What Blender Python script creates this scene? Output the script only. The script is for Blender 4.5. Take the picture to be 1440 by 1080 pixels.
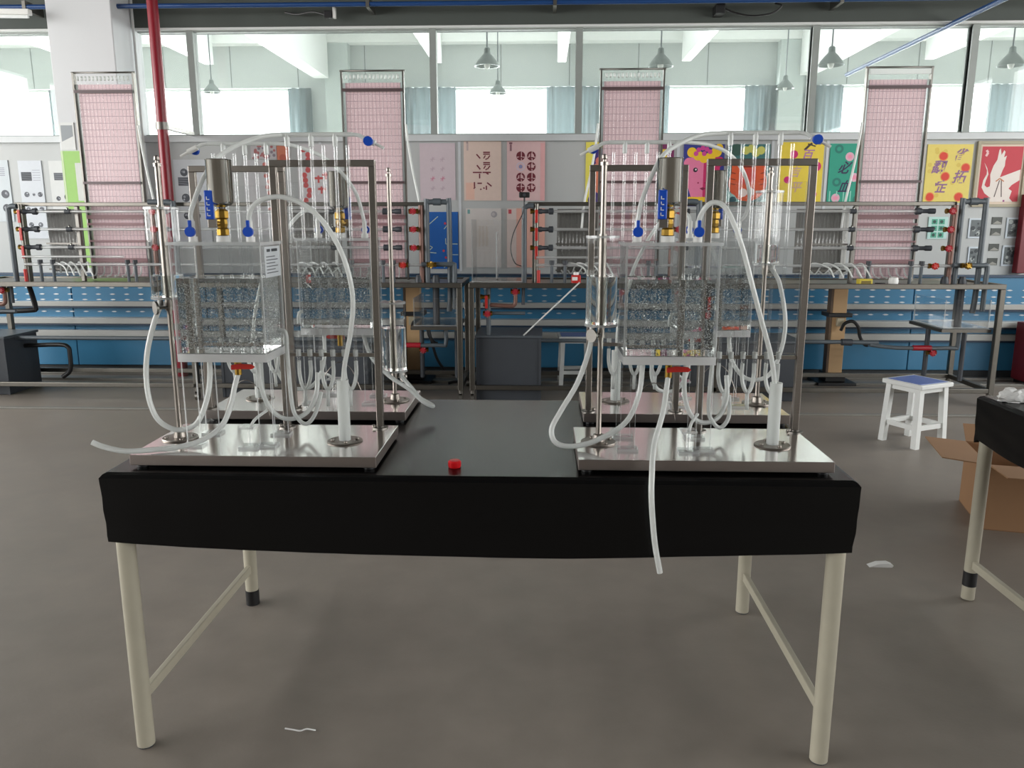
import bpy, math, random
from mathutils import Vector, Matrix
random.seed(7)
R = math.radians
for o in list(bpy.data.objects):
    bpy.data.objects.remove(o)
scn = bpy.context.scene
col = scn.collection

# ------------------------------------------------------------------ camera
F_PX, PITCH, YAW, CAM_H = 1123.0, R(11.5), 0.03633, 1.36
cam = bpy.data.cameras.new('camera')
cam.sensor_fit = 'HORIZONTAL'; cam.sensor_width = 36.0
cam.lens = 36.0 * F_PX / 1440.0
cam.clip_start = 0.05; cam.clip_end = 200
co = bpy.data.objects.new('camera', cam); col.objects.link(co)
co.location = (0, 0, CAM_H)
co.rotation_euler = (math.pi / 2 - PITCH, 0, YAW)
scn.camera = co

# ------------------------------------------------------------------ world, daylight, exposure
w = bpy.data.worlds.new('overcast_sky'); scn.world = w; w.use_nodes = True
bg = w.node_tree.nodes['Background']
bg.inputs['Color'].default_value = (0.95, 0.99, 1.0, 1); bg.inputs['Strength'].default_value = 3.0

def area(name, loc, rot, sx, sy, power, colr=(1, 1, 1)):
    l = bpy.data.lights.new(name, 'AREA'); l.shape = 'RECTANGLE'; l.size = sx; l.size_y = sy
    l.energy = power; l.color = colr
    o = bpy.data.objects.new(name, l); col.objects.link(o); o.location = loc; o.rotation_euler = rot
    return o
# daylight entering by the near hall's side windows, by the far hall's windows and by its side windows
area('daylight_west_windows', (-8.05, 0.4, 2.35), (0, R(-90), 0), 2.4, 12.5, 700, (1, 0.98, 0.95))
area('daylight_east_windows', (7.05, 0.4, 2.35), (0, R(90), 0), 2.4, 12.5, 420, (1, 0.98, 0.95))
area('daylight_far_windows', (-1, 21.4, 2.9), (R(-90), 0, 0), 56, 3.8, 15000, (0.99, 1, 0.99))
scn.view_settings.view_transform = 'Standard'
scn.view_settings.look = 'None'
scn.view_settings.exposure = 0.1
scn.view_settings.gamma = 1.0
scn.view_settings.use_curve_mapping = False
scn.cycles.max_bounces = 24
scn.cycles.transmission_bounces = 20
scn.cycles.transparent_max_bounces = 40
scn.cycles.glossy_bounces = 6
scn.cycles.diffuse_bounces = 5
scn.cycles.caustics_reflective = False
scn.cycles.caustics_refractive = False

# ------------------------------------------------------------------ materials
def lin(c):
    return tuple(((x / 255) / 12.92 if x / 255 <= 0.04045 else ((x / 255 + 0.055) / 1.055) ** 2.4) for x in c) + (1,)
MATS = {}
def new_mat(name):
    m = bpy.data.materials.new(name); m.use_nodes = True
    nt = m.node_tree
    for n in list(nt.nodes):
        nt.nodes.remove(n)
    out = nt.nodes.new('ShaderNodeOutputMaterial')
    return m, nt, out
def N(nt, t, **kw):
    n = nt.nodes.new(t)
    for k, v in kw.items():
        setattr(n, k, v)
    return n
def pm(name, rgb, rough=0.5, metal=0.0, var=0.06, scale=14.0, bump=0.0, spec=0.5, stretch=None, alpha=None):
    """principled surface with a little procedural colour variation and relief"""
    if name in MATS:
        return MATS[name]
    m, nt, out = new_mat(name)
    p = N(nt, 'ShaderNodeBsdfPrincipled')
    tc = N(nt, 'ShaderNodeTexCoord'); mp = N(nt, 'ShaderNodeMapping')
    if stretch:
        mp.inputs['Scale'].default_value = stretch
    ns = N(nt, 'ShaderNodeTexNoise'); ns.inputs['Scale'].default_value = scale; ns.inputs['Detail'].default_value = 4
    nt.links.new(tc.outputs['Object'], mp.inputs['Vector']); nt.links.new(mp.outputs['Vector'], ns.inputs['Vector'])
    mx = N(nt, 'ShaderNodeMix', data_type='RGBA')
    c = lin(rgb)
    mx.inputs['A'].default_value = tuple(max(0, x * (1 - var)) for x in c[:3]) + (1,)
    mx.inputs['B'].default_value = tuple(min(1, x * (1 + var)) for x in c[:3]) + (1,)
    nt.links.new(ns.outputs['Fac'], mx.inputs['Factor'])
    nt.links.new(mx.outputs['Result'], p.inputs['Base Color'])
    p.inputs['Roughness'].default_value = rough; p.inputs['Metallic'].default_value = metal
    p.inputs['Specular IOR Level'].default_value = spec
    if bump:
        b = N(nt, 'ShaderNodeBump'); b.inputs['Strength'].default_value = bump; b.inputs['Distance'].default_value = 0.01
        nt.links.new(ns.outputs['Fac'], b.inputs['Height']); nt.links.new(b.outputs['Normal'], p.inputs['Normal'])
    nt.links.new(p.outputs['BSDF'], out.inputs['Surface'])
    MATS[name] = m
    return m
def clear(name, tint=(0.97, 0.985, 0.98), base=0.04, top=0.8, rough=0.02, haze=0.0, haze_rgb=(225, 230, 230)):
    """thin clear sheet: see-through with a Schlick-like sheen, optionally a milky share"""
    if name in MATS:
        return MATS[name]
    m, nt, out = new_mat(name)
    tr = N(nt, 'ShaderNodeBsdfTransparent'); tr.inputs['Color'].default_value = tint + (1,)
    gl = N(nt, 'ShaderNodeBsdfGlossy'); gl.inputs['Roughness'].default_value = rough
    lw = N(nt, 'ShaderNodeLayerWeight'); lw.inputs['Blend'].default_value = 0.5
    pw = N(nt, 'ShaderNodeMath', operation='POWER'); pw.inputs[1].default_value = 5.0
    mu = N(nt, 'ShaderNodeMath', operation='MULTIPLY_ADD'); mu.inputs[1].default_value = top; mu.inputs[2].default_value = base
    nt.links.new(lw.outputs['Facing'], pw.inputs[0]); nt.links.new(pw.outputs[0], mu.inputs[0])
    src = tr.outputs[0]
    if haze:
        df = N(nt, 'ShaderNodeBsdfDiffuse'); df.inputs['Color'].default_value = lin(haze_rgb)
        tl = N(nt, 'ShaderNodeBsdfTranslucent'); tl.inputs['Color'].default_value = lin(haze_rgb)
        m0 = N(nt, 'ShaderNodeMixShader'); m0.inputs[0].default_value = 0.5
        nt.links.new(df.outputs[0], m0.inputs[1]); nt.links.new(tl.outputs[0], m0.inputs[2])
        m1 = N(nt, 'ShaderNodeMixShader'); m1.inputs[0].default_value = haze
        nt.links.new(src, m1.inputs[1]); nt.links.new(m0.outputs[0], m1.inputs[2]); src = m1.outputs[0]
    mx = N(nt, 'ShaderNodeMixShader')
    nt.links.new(mu.outputs[0], mx.inputs[0]); nt.links.new(src, mx.inputs[1]); nt.links.new(gl.outputs[0], mx.inputs[2])
    nt.links.new(mx.outputs[0], out.inputs['Surface'])
    MATS[name] = m
    return m
def glass(name, ior, tint=(1, 1, 1), rough=0.0):
    if name in MATS:
        return MATS[name]
    m, nt, out = new_mat(name)
    g = N(nt, 'ShaderNodeBsdfGlass'); g.inputs['IOR'].default_value = ior; g.inputs['Roughness'].default_value = rough
    g.inputs['Color'].default_value = tint + (1,)
    nt.links.new(g.outputs[0], out.inputs['Surface'])
    MATS[name] = m
    return m
ACR = clear('acrylic', (0.992, 0.995, 0.995))
ACS = clear('acrylic_side', (0.99, 0.995, 0.995), haze=0.08, haze_rgb=(250, 253, 252))  # faint haze stands for the pale inner reflection on the side walls
ACB = clear('acrylic_base', (0.97, 0.985, 0.985), base=0.08, top=0.6, rough=0.06, haze=0.88, haze_rgb=(254, 255, 255))  # white haze puts the slab's bright window reflection into its colour
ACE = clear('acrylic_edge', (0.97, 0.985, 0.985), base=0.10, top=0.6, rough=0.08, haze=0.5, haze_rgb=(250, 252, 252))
TUBE = clear('glass_tube', (0.985, 0.99, 0.99), base=0.07, top=0.85, rough=0.02, haze=0.05)
PANE = clear('window_glass', (0.965, 0.977, 0.973), base=0.035, top=0.7, rough=0.0, haze=0.05, haze_rgb=(225, 232, 230))
WATER = glass('water', 1.33, (0.985, 0.995, 0.99))
TANKW = clear('tank_water', (0.985, 0.992, 0.992), base=0.025, top=0.5, rough=0.01, haze=0.05, haze_rgb=(220, 232, 236))
def bubble_mat():
    m, nt, out = new_mat('bubble')
    g = N(nt, 'ShaderNodeBsdfGlass'); g.inputs['IOR'].default_value = 1.33
    d = N(nt, 'ShaderNodeBsdfDiffuse'); d.inputs['Color'].default_value = lin((244, 247, 248))
    tl = N(nt, 'ShaderNodeBsdfTranslucent'); tl.inputs['Color'].default_value = lin((244, 247, 248))
    y = N(nt, 'ShaderNodeMixShader'); nt.links.new(d.outputs[0], y.inputs[1]); nt.links.new(tl.outputs[0], y.inputs[2])
    x = N(nt, 'ShaderNodeMixShader'); x.inputs[0].default_value = 0.75
    nt.links.new(g.outputs[0], x.inputs[1]); nt.links.new(y.outputs[0], x.inputs[2]); nt.links.new(x.outputs[0], out.inputs['Surface'])
    return m
BUB = bubble_mat()
BUBG = glass('bubble_clear', 1.5)
TUBEB = clear('board_tube', (0.985, 0.99, 0.99), base=0.02, top=0.25, rough=0.1)
BENCHS = pm('bench_steel', (112, 109, 103), 0.36, 1.0, 0.1, 25)
HOSE = clear('silicone_hose', (0.9, 0.92, 0.92), base=0.05, top=0.4, rough=0.25, haze=0.93, haze_rgb=(247, 249, 247))
MILKY = clear('milky_plastic', (0.9, 0.92, 0.92), base=0.05, top=0.4, rough=0.3, haze=0.9, haze_rgb=(248, 250, 248))
STEEL = pm('stainless_steel', (158, 151, 144), 0.36, 1.0, 0.08, 30, 0.0, stretch=(1, 1, 12))
STEELT = pm('tray_steel', (226, 221, 219), 0.15, 1.0, 0.05, 6, 0.0, stretch=(18, 1, 1))
STEELD = pm('dull_steel', (128, 125, 120), 0.4, 1.0, 0.12, 25)
CUPS = pm('polished_steel', (196, 196, 190), 0.07, 1.0, 0.05, 20)
BRASS = pm('brass', (158, 126, 58), 0.38, 1.0, 0.12, 60)
BLUEP = pm('blue_plastic', (20, 76, 188), 0.35, 0, 0.08, 40)
REDP = pm('red_plastic', (188, 44, 38), 0.35, 0, 0.1, 40)
CRIM = pm('crimson_plastic', (165, 32, 46), 0.4, 0, 0.1, 40)
WHITEP = pm('white_plastic', (232, 232, 228), 0.4, 0, 0.03, 40)
GREYP = pm('grey_pvc', (84, 92, 98), 0.42, 0, 0.08, 18)
DARKP = pm('dark_pvc', (56, 60, 66), 0.5, 0, 0.1, 10)
BLACKP = pm('black_plastic', (22, 22, 24), 0.45, 0, 0.1, 30)
CREAM = pm('cream_paint', (184, 178, 160), 0.42, 0, 0.07, 22, 0.03)
WHITE = pm('white_paint', (222, 224, 222), 0.5, 0, 0.04, 12)

# ------------------------------------------------------------------ mesh builder
class MB:
    def __init__(s):
        s.v = []; s.f = []; s.mi = []; s.sm = []
    def add(s, vs, fs, mi=0, sm=False):
        k = len(s.v); s.v.extend([tuple(p) for p in vs])
        for i, q in enumerate(fs):
            s.f.append(tuple(k + j for j in q))
            s.mi.append(mi[i] if isinstance(mi, (list, tuple)) else mi)
            s.sm.append(sm[i] if isinstance(sm, (list, tuple)) else sm)
        return s
    def box(s, a, b, mi=0, rot=0.0, piv=None):
        x0, y0, z0 = a; x1, y1, z1 = b
        vs = [(x0, y0, z0), (x1, y0, z0), (x1, y1, z0), (x0, y1, z0), (x0, y0, z1), (x1, y0, z1), (x1, y1, z1), (x0, y1, z1)]
        if rot:
            cx, cy = piv or ((x0 + x1) / 2, (y0 + y1) / 2); c, n = math.cos(rot), math.sin(rot)
            vs = [(cx + (x - cx) * c - (y - cy) * n, cy + (x - cx) * n + (y - cy) * c, z) for x, y, z in vs]
        return s.add(vs, [(0, 3, 2, 1), (4, 5, 6, 7), (0, 1, 5, 4), (1, 2, 6, 5), (2, 3, 7, 6), (3, 0, 4, 7)], mi)
    def panel(s, a, b):
        """sheet: the two broad faces slot 0, the cut edges slot 1"""
        d = [abs(b[i] - a[i]) for i in range(3)]; t = d.index(min(d))
        mi = {0: [1, 1, 1, 0, 1, 0], 1: [1, 1, 0, 1, 0, 1], 2: [0, 0, 1, 1, 1, 1]}[t]
        return s.box(a, b, mi)
    def cbox(s, a, b, ch, mi=0):
        """box with chamfered edges"""
        import bmesh
        bm = bmesh.new(); bmesh.ops.create_cube(bm, size=1.0)
        c = [(a[i] + b[i]) / 2 for i in range(3)]; d = [b[i] - a[i] for i in range(3)]
        for q in bm.verts:
            q.co = Vector((c[0] + q.co.x * d[0], c[1] + q.co.y * d[1], c[2] + q.co.z * d[2]))
        bmesh.ops.bevel(bm, geom=list(bm.edges), offset=ch, segments=2, affect='EDGES', profile=0.5)
        bm.verts.index_update()
        s.add([tuple(q.co) for q in bm.verts], [tuple(q.index for q in f.verts) for f in bm.faces], mi)
        bm.free(); return s
    def cyl(s, p, q, r, r2=None, n=14, mi=0, caps=True):
        p = Vector(p); q = Vector(q); r2 = r if r2 is None else r2
        d = (q - p).normalized(); u = d.orthogonal().normalized(); w = d.cross(u)
        vs = []
        for c, rr in ((p, r), (q, r2)):
            for i in range(n):
                a = 2 * math.pi * i / n
                vs.append(c + (u * math.cos(a) + w * math.sin(a)) * rr)
        fs = [(i, (i + 1) % n, n + (i + 1) % n, n + i) for i in range(n)]; sm = [True] * n
        if caps:
            fs += [tuple(range(n - 1, -1, -1)), tuple(range(n, 2 * n))]; sm += [False, False]
        return s.add(vs, fs, mi, sm)
    def tube(s, pts, r, n=10, sub=6, mi=0):
        P = [Vector(p) for p in pts]
        if sub > 1 and len(P) > 2:
            Q = []
            for i in range(len(P) - 1):
                p0 = P[i - 1] if i else P[0] * 2 - P[1]; p1, p2 = P[i], P[i + 1]
                p3 = P[i + 2] if i + 2 < len(P) else P[-1] * 2 - P[-2]
                for k in range(sub):
                    t = k / sub
                    Q.append(0.5 * ((2 * p1) + (p2 - p0) * t + (2 * p0 - 5 * p1 + 4 * p2 - p3) * t * t + (3 * p1 - p0 - 3 * p2 + p3) * t ** 3))
            Q.append(P[-1]); P = Q
        m = len(P); vs = []; u = None
        for i in range(m):
            d = (P[min(i + 1, m - 1)] - P[max(i - 1, 0)]).normalized()
            u = d.orthogonal().normalized() if u is None else (u - d * u.dot(d)).normalized()
            w = d.cross(u)
            for k in range(n):
                a = 2 * math.pi * k / n; vs.append(P[i] + (u * math.cos(a) + w * math.sin(a)) * r)
        fs = []; sm = []
        for i in range(m - 1):
            for k in range(n):
                fs.append((i * n + k, i * n + (k + 1) % n, (i + 1) * n + (k + 1) % n, (i + 1) * n + k)); sm.append(True)
        fs += [tuple(range(n - 1, -1, -1)), tuple(range((m - 1) * n, m * n))]; sm += [False, False]
        return s.add(vs, fs, mi, sm)
    def lathe(s, prof, c=(0, 0, 0), n=24, mi=0, close=True, axis='z'):
        vs = []
        for r, z in prof:
            for i in range(n):
                a = 2 * math.pi * i / n
                if axis == 'z': vs.append((c[0] + r * math.cos(a), c[1] + r * math.sin(a), c[2] + z))
                elif axis == 'y': vs.append((c[0] + r * math.cos(a), c[1] + z, c[2] - r * math.sin(a)))
                else: vs.append((c[0] + z, c[1] + r * math.cos(a), c[2] + r * math.sin(a)))
        fs = []; sm = []
        for j in range(len(prof) - 1):
            for i in range(n):
                fs.append((j * n + i, j * n + (i + 1) % n, (j + 1) * n + (i + 1) % n, (j + 1) * n + i)); sm.append(False if n < 9 else True)
        if close:
            fs += [tuple(range(n - 1, -1, -1)), tuple(range((len(prof) - 1) * n, len(prof) * n))]; sm += [False, False]
        return s.add(vs, fs, mi, sm)
    def prism(s, poly, y0, y1, mi=0):
        """polygon in x,z extruded along y"""
        n = len(poly)
        vs = [(x, y0, z) for x, z in poly] + [(x, y1, z) for x, z in poly]
        return s.add(vs, [tuple(range(n)), tuple(range(2 * n - 1, n - 1, -1))] + [(i, n + i, n + (i + 1) % n, (i + 1) % n) for i in range(n)], mi)
    def mesh(s, name, mats):
        me = bpy.data.meshes.new(name); me.from_pydata(s.v, [], s.f)
        for m in (mats if isinstance(mats, (list, tuple)) else [mats]):
            me.materials.append(m)
        me.polygons.foreach_set('material_index', s.mi); me.polygons.foreach_set('use_smooth', s.sm)
        me.set_sharp_from_angle(angle=R(38)); me.polygons.foreach_set('use_smooth', s.sm); me.update(); return me
    def build(s, name, mats, parent=None):
        return put(name, s.mesh(name, mats), parent)
def put(name, me, parent=None):
    o = bpy.data.objects.new(name, me); col.objects.link(o)
    if parent: o.parent = parent
    return o
def tag(o, label=None, cat=None, group=None, kind=None):
    if label: o['label'] = label
    if cat: o['category'] = cat
    if group: o['group'] = group
    if kind: o['kind'] = kind
    return o
def thing(name, label, cat, loc=(0, 0, 0), rz=0.0, group=None):
    o = bpy.data.objects.new(name, None); col.objects.link(o); o.location = loc; o.rotation_euler = (0, 0, rz)
    o.empty_display_size = 0.05
    return tag(o, label, cat, group)
def struct(o, label=None):
    o['kind'] = 'structure'
    if label: o['label'] = label
    return o
def copy_tree(o, parent=None):
    c = o.copy(); col.objects.link(c); c.parent = parent
    for ch in list(o.children): copy_tree(ch, c)
    return c

# ------------------------------------------------------------------ floor
def floor_mat():
    m, nt, out = new_mat('concrete_floor')
    p = N(nt, 'ShaderNodeBsdfPrincipled'); tc = N(nt, 'ShaderNodeTexCoord')
    a = N(nt, 'ShaderNodeTexNoise'); a.inputs['Scale'].default_value = 0.9; a.inputs['Detail'].default_value = 6
    b = N(nt, 'ShaderNodeTexNoise'); b.inputs['Scale'].default_value = 90; b.inputs['Detail'].default_value = 3
    c = N(nt, 'ShaderNodeTexNoise'); c.inputs['Scale'].default_value = 7; c.inputs['Detail'].default_value = 5
    for n in (a, b, c): nt.links.new(tc.outputs['Object'], n.inputs['Vector'])
    r = N(nt, 'ShaderNodeValToRGB'); e = r.color_ramp.elements
    e[0].position = 0.3; e[0].color = lin((130, 122, 114)); e[1].position = 0.7; e[1].color = lin((145, 137, 128))
    nt.links.new(a.outputs['Fac'], r.inputs['Fac'])
    x = N(nt, 'ShaderNodeMix', data_type='RGBA', blend_type='OVERLAY'); x.inputs['Factor'].default_value = 0.22
    nt.links.new(r.outputs['Color'], x.inputs['A']); nt.links.new(c.outputs['Fac'], x.inputs['B'])
    nt.links.new(x.outputs['Result'], p.inputs['Base Color'])
    mr = N(nt, 'ShaderNodeMapRange'); mr.inputs['To Min'].default_value = 0.36; mr.inputs['To Max'].default_value = 0.55
    nt.links.new(c.outputs['Fac'], mr.inputs['Value']); nt.links.new(mr.outputs['Result'], p.inputs['Roughness'])
    bp = N(nt, 'ShaderNodeBump'); bp.inputs['Strength'].default_value = 0.08; bp.inputs['Distance'].default_value = 0.004
    nt.links.new(b.outputs['Fac'], bp.inputs['Height']); nt.links.new(bp.outputs['Normal'], p.inputs['Normal'])
    nt.links.new(p.outputs[0], out.inputs['Surface'])
    return m
struct(MB().box((-28, -14.5, -0.1), (26, 20.4, 0)).build('floor', floor_mat()), 'grey worn concrete hall floor')

# ------------------------------------------------------------------ near hall shell
WALLG = pm('partition_paint', (187, 190, 189), 0.55, 0, 0.03, 3)
DIM = pm('hall_wall_paint', (170, 172, 170), 0.7, 0, 0.03, 3)
BEAM = pm('dark_beam_paint', (74, 80, 76), 0.7, 0, 0.08, 5)
YW = 7.6
struct(MB().box((-8, -14.5, 3.9), (7, 7.85, 4.05)).build('ceiling', pm('ceiling_paint', (92, 92, 90), 0.8)), 'dim ceiling of the near hall')
for nm, x, lb in (('wall_left', -8.1, 'left window wall of the near hall'), ('wall_right', 7.0, 'right window wall of the near hall')):
    mb = MB(); mb.box((x, -6.5, 0), (x + 0.1, 7.6, 1.1)); mb.box((x, -6.5, 3.6), (x + 0.1, 7.6, 3.9)); mb.box((x, -14.5, 0), (x + 0.1, -6.5, 3.9))
    for y in (-6.5, -2.3, 1.9, 6.6): mb.box((x, y, 1.1), (x + 0.1, y + 0.5, 3.6))
    struct(mb.build(nm, DIM), lb)
struct(MB().box((-8, -14.5, 0), (7, -14.4, 3.9)).build('wall_front', DIM), 'plain wall behind the viewer')
wb = struct(MB().box((-8, YW, 0), (7, YW + 0.1, 2.08)).build('wall_back', WALLG), 'pale grey partition wall carrying the posters')
for x in (-5.62, -4.4, -2.05, -0.76, 0.48, 1.24, 2.09, 2.58, 3.44, 4.4):
    MB().box((x - 0.012, YW - 0.006, 0.9), (x + 0.012, YW, 2.08)).build('joint_strip', pm('joint_strip_paint', (206, 210, 213), 0.5), wb)
struct(MB().box((-8, YW - 0.05, 2.08), (7, YW + 0.14, 2.135)).build('trim_1', pm('sill_paint', (205, 209, 210), 0.5)), 'pale window sill above the poster wall')
struct(MB().box((-8, YW - 0.04, 3.07), (7, YW + 0.25, 6.0)).build('wall_back_upper', BEAM), 'dark beam above the partition windows')
struct(MB().box((-8, YW - 0.03, 3.05), (7, YW + 0.12, 3.07)).build('trim_2', WHITE), 'thin pale head rail under the dark beam')
mx_ = [-8, -5.3, -3.2, -0.99, 0.326, 2.41, 3.79, 7]
for i in range(7):
    root = struct(thing('window_%d' % (i + 1), None, None), 'glazed bay of the partition, number %d from the left wall' % (i + 1)); del_ = root
    a, b = mx_[i], mx_[i + 1]
    MB().box((a + 0.03, YW + 0.045, 2.15), (b - 0.03, YW + 0.053, 3.04)).build('pane', PANE, root)
    f = MB(); f.box((a - 0.03, YW, 2.135), (a + 0.03, YW + 0.1, 3.05)); f.box((b - 0.03, YW + 0.02, 2.135), (b - 0.012, YW + 0.08, 3.05))
    f.box((a + 0.03, YW + 0.02, 2.135), (b - 0.03, YW + 0.08, 2.15)); f.box((a + 0.03, YW + 0.02, 3.04), (b - 0.03, YW + 0.08, 3.05))
    f.build('window_frame', pm('mullion_paint', (150, 156, 152), 0.5), root)
# column
c = struct(MB().cbox((-4.255, 7.18, 0), (-3.685, YW + 0.1, 3.9), 0.008).build('trim_3', pm('column_paint', (214, 216, 218), 0.6, 0, 0.03, 3)), 'square white column standing against the partition')
MB().cyl((-3.66, 7.5, 0), (-3.66, 7.5, 3.9), 0.012, n=8).build('conduit_pipe', WHITE, c)
# long blue bench with a slotted front, standing along the whole partition
DADO = pm('blue_bench_paint', (58, 122, 160), 0.32, 0, 0.12, 2.5, spec=0.6)
bb = thing('blue_bench', 'long blue slotted bench with three grey ledges along the partition', 'bench', (0, 7.1, 0))
xs = [-8 + 1.25 * i for i in range(13)]
for i in range(12):
    MB().cbox((xs[i] + 0.004, 0.0, 0.068), (xs[i + 1] - 0.004, 0.04, 0.885), 0.004).build('front_panel', DADO, bb)
MB().box((-7.99, -0.012, 0.885), (6.99, 0.07, 0.905)).build('bench_cap', pm('bench_cap_paint', (42, 66, 92), 0.4), bb)
MB().box((-7.99, 0.02, 0.0), (6.99, 0.06, 0.068)).build('toe_board', pm('toe_paint', (50, 54, 56), 0.6), bb)
LEDGE = pm('ledge_laminate', (176, 177, 174), 0.3, 0, 0.05, 4)
for z0, z1, d in ((0.612, 0.656, 0.06), (0.46, 0.512, 0.1), (0.34, 0.396, 0.06)):
    MB().cbox((-7.99, -d, z0), (6.99, 0, z1), 0.004).build('ledge_board', LEDGE, bb)
    MB().box((-7.99, -d + 0.012, z0 - 0.016), (6.99, 0, z0)).build('ledge_batten', pm('batten_paint', (40, 60, 82), 0.5), bb)
mb = MB()
for j, z in enumerate((0.775, 0.717, 0.668, 0.56)):
    x = -7.9
    while x < 6.9:
        mb.prism([(x - 0.026, z), (x - 0.008, z - 0.0055), (x + 0.008, z - 0.0055), (x + 0.026, z), (x + 0.008, z + 0.0055), (x - 0.008, z + 0.0055)], -0.005, 0.0)
        x += 0.13
tag(mb.build('slot_plates', pm('slot_bright_paint', (205, 210, 212), 0.35, 0.4), bb), 'rows of small pale plates standing for bright slots', kind='stuff')  # pale plates put the brightness seen through the slots into colour
# long low rails on the floor
RAIL = pm('floor_rail_paint', (128, 126, 120), 0.4, 0, 0.06, 6)
for i, (y, wd, h, lb) in enumerate(((5.62, 0.05, 0.012, 'nearest of the flat floor rails below the flow benches'), (6.72, 0.09, 0.02, 'middle flat floor rail behind the flow benches'), (6.98, 0.06, 0.02, 'flat floor rail closest to the blue dado'))):
    struct(MB().cbox((-8, y, 0), (7, y + wd, h), 0.003).build('trim_%d' % (4 + i), RAIL), lb)

# ------------------------------------------------------------------ far hall beyond the glass
FARW = pm('far_wall_paint', (178, 183, 181), 0.7, 0, 0.03, 1.5)
BEAMW = pm('white_beam_paint', (228, 230, 228), 0.6, 0, 0.02, 2)
YF = 20.0
wins = [(-27, -23.4), (-22.6, -19.2), (-18.6, -15.8), (-15.0, -11.6), (-10.2, -5.75), (-3.2, 1.35), (2.1, 5.2), (6.5, 8.1), (8.6, 12.0), (12.8, 16.2), (17.0, 20.4), (21.2, 25)]
mb = MB(); mb.box((-28, YF, 0), (26, YF + 0.3, 1.0)); mb.box((-28, YF, 4.5), (26, YF + 0.3, 6.0))
e = [-28] + [v for p in wins for v in p] + [26]
for i in range(0, len(e), 2): mb.box((e[i], YF, 1.0), (e[i + 1], YF + 0.3, 4.5))
wf = struct(mb.build('wall_far', FARW), 'far hall wall pierced by bright windows')
x = -17.2
while x < 17:
    MB().box((x, YF - 0.006, 4.52), (x + 0.02, YF, 5.45)).build('panel_joint', pm('joint_grey', (120, 126, 124), 0.7), wf); x += 1.62
for i, (a, b) in enumerate(wins):
    root = struct(thing('window_%d' % (8 + i), None, None), 'bright far hall window, bay %d' % (i + 1))
    MB().box((a, YF + 0.16, 1.0), (b, YF + 0.166, 4.5)).build('pane', clear('sky_pane', (0.98, 0.99, 0.99), base=0.02, top=0.5, rough=0), root)
    f = MB(); k = max(1, round((b - a) / 3.2))
    for j in range(k + 1):
        xx = a + (b - a) * j / k; f.box((xx - 0.018, YF + 0.14, 1.0), (xx + 0.018, YF + 0.18, 4.5))
    f.box((a, YF + 0.12, 1.0), (b, YF + 0.2, 1.06)); f.box((a, YF + 0.12, 4.44), (b, YF + 0.2, 4.5))
    f.build('window_frame', WHITE, root)
struct(MB().box((-28, YW + 0.26, 0.0), (26, YF, 0.012)).build('floor_far', pm('reflector', (206, 206, 200), 0.4, 0, 0.05, 5)), 'pale terrazzo floor of the far hall, unseen, added to bounce light')  # unseen pale slab added to bounce light onto ceiling and beams
struct(MB().box((-28, YW + 0.1, 6.0), (26, YF + 0.3, 6.15)).build('ceiling_far', BEAMW), 'white ceiling of the far hall')
for nm, xx, lb in (('wall_far_left', -28.1, 'left side wall of the far hall'), ('wall_far_right', 26, 'right side wall of the far hall')):
    struct(MB().box((xx, YW, 0), (xx + 0.1, YF + 0.3, 6.0)).build(nm, FARW), lb)
for nm, a, b in (('wall_stub_left', -28, -8), ('wall_stub_right', 7, 26)):
    struct(MB().box((a, YW, 0), (b, YW + 0.1, 6.0)).build(nm, FARW), 'blank wall between the two halls, ' + nm[10:] + ' end')
k = 7
def trim(mb_, m, lb):
    global k
    o = struct(mb_.build('trim_%d' % k, m), lb); k += 1; return o
trim(MB().box((-28, YF - 0.35, 5.45), (26, YF, 6.0)), BEAMW, 'white edge beam along the far window wall')
for i, (x, zb, wd) in enumerate(((-16.4, 4.66, 0.34), (-13.4, 4.98, 0.2), (-10.6, 4.98, 0.2), (-7.84, 4.98, 0.2), (-5.2, 4.66, 0.34), (-2.45, 4.98, 0.2), (0.44, 4.98, 0.2), (3.3, 4.98, 0.2), (6.08, 4.66, 0.34), (8.8, 4.98, 0.2), (11.5, 4.98, 0.2), (14.3, 4.98, 0.2), (17.1, 4.66, 0.34))):
    trim(MB().box((x - wd / 2, YW + 0.25, zb), (x + wd / 2, YF - 0.35, 6.0)), BEAMW, 'white ceiling beam %d of the far hall counted from the left' % (i + 1))
for x, lb in ((-4.85, 'grey far hall column left of the centre windows'), (5.75, 'grey far hall column right of the centre windows')):
    trim(MB().box((x - 0.28, YF - 0.3, 0), (x + 0.28, YF, 5.45)), pm('far_column_paint', (186, 194, 192), 0.7), lb)
CURT = clear('curtain_cloth', (0.9, 0.95, 0.97), base=0.0, top=0.1, rough=0.5, haze=0.97, haze_rgb=(140, 150, 152))
def curtain(x0, x1, lb):
    n = max(8, int((x1 - x0) / 0.03)); vs = []; fs = []
    for j, z in enumerate((0.0, 4.47)):
        for i in range(n + 1):
            t = i / n; vs.append((x0 + (x1 - x0) * t, 19.82 + 0.045 * math.sin(t * (x1 - x0) * 34 + x0) + 0.015 * math.sin(t * 61), z))
    for i in range(n): fs.append((i, i + 1, n + 2 + i, n + 1 + i))
    o = MB().add(vs, fs, 0, True).build('curtain', CURT)
    md = o.modifiers.new('thickness', 'SOLIDIFY'); md.thickness = 0.006
    tag(o, lb, 'curtain', 'curtains on the far hall windows')
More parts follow.
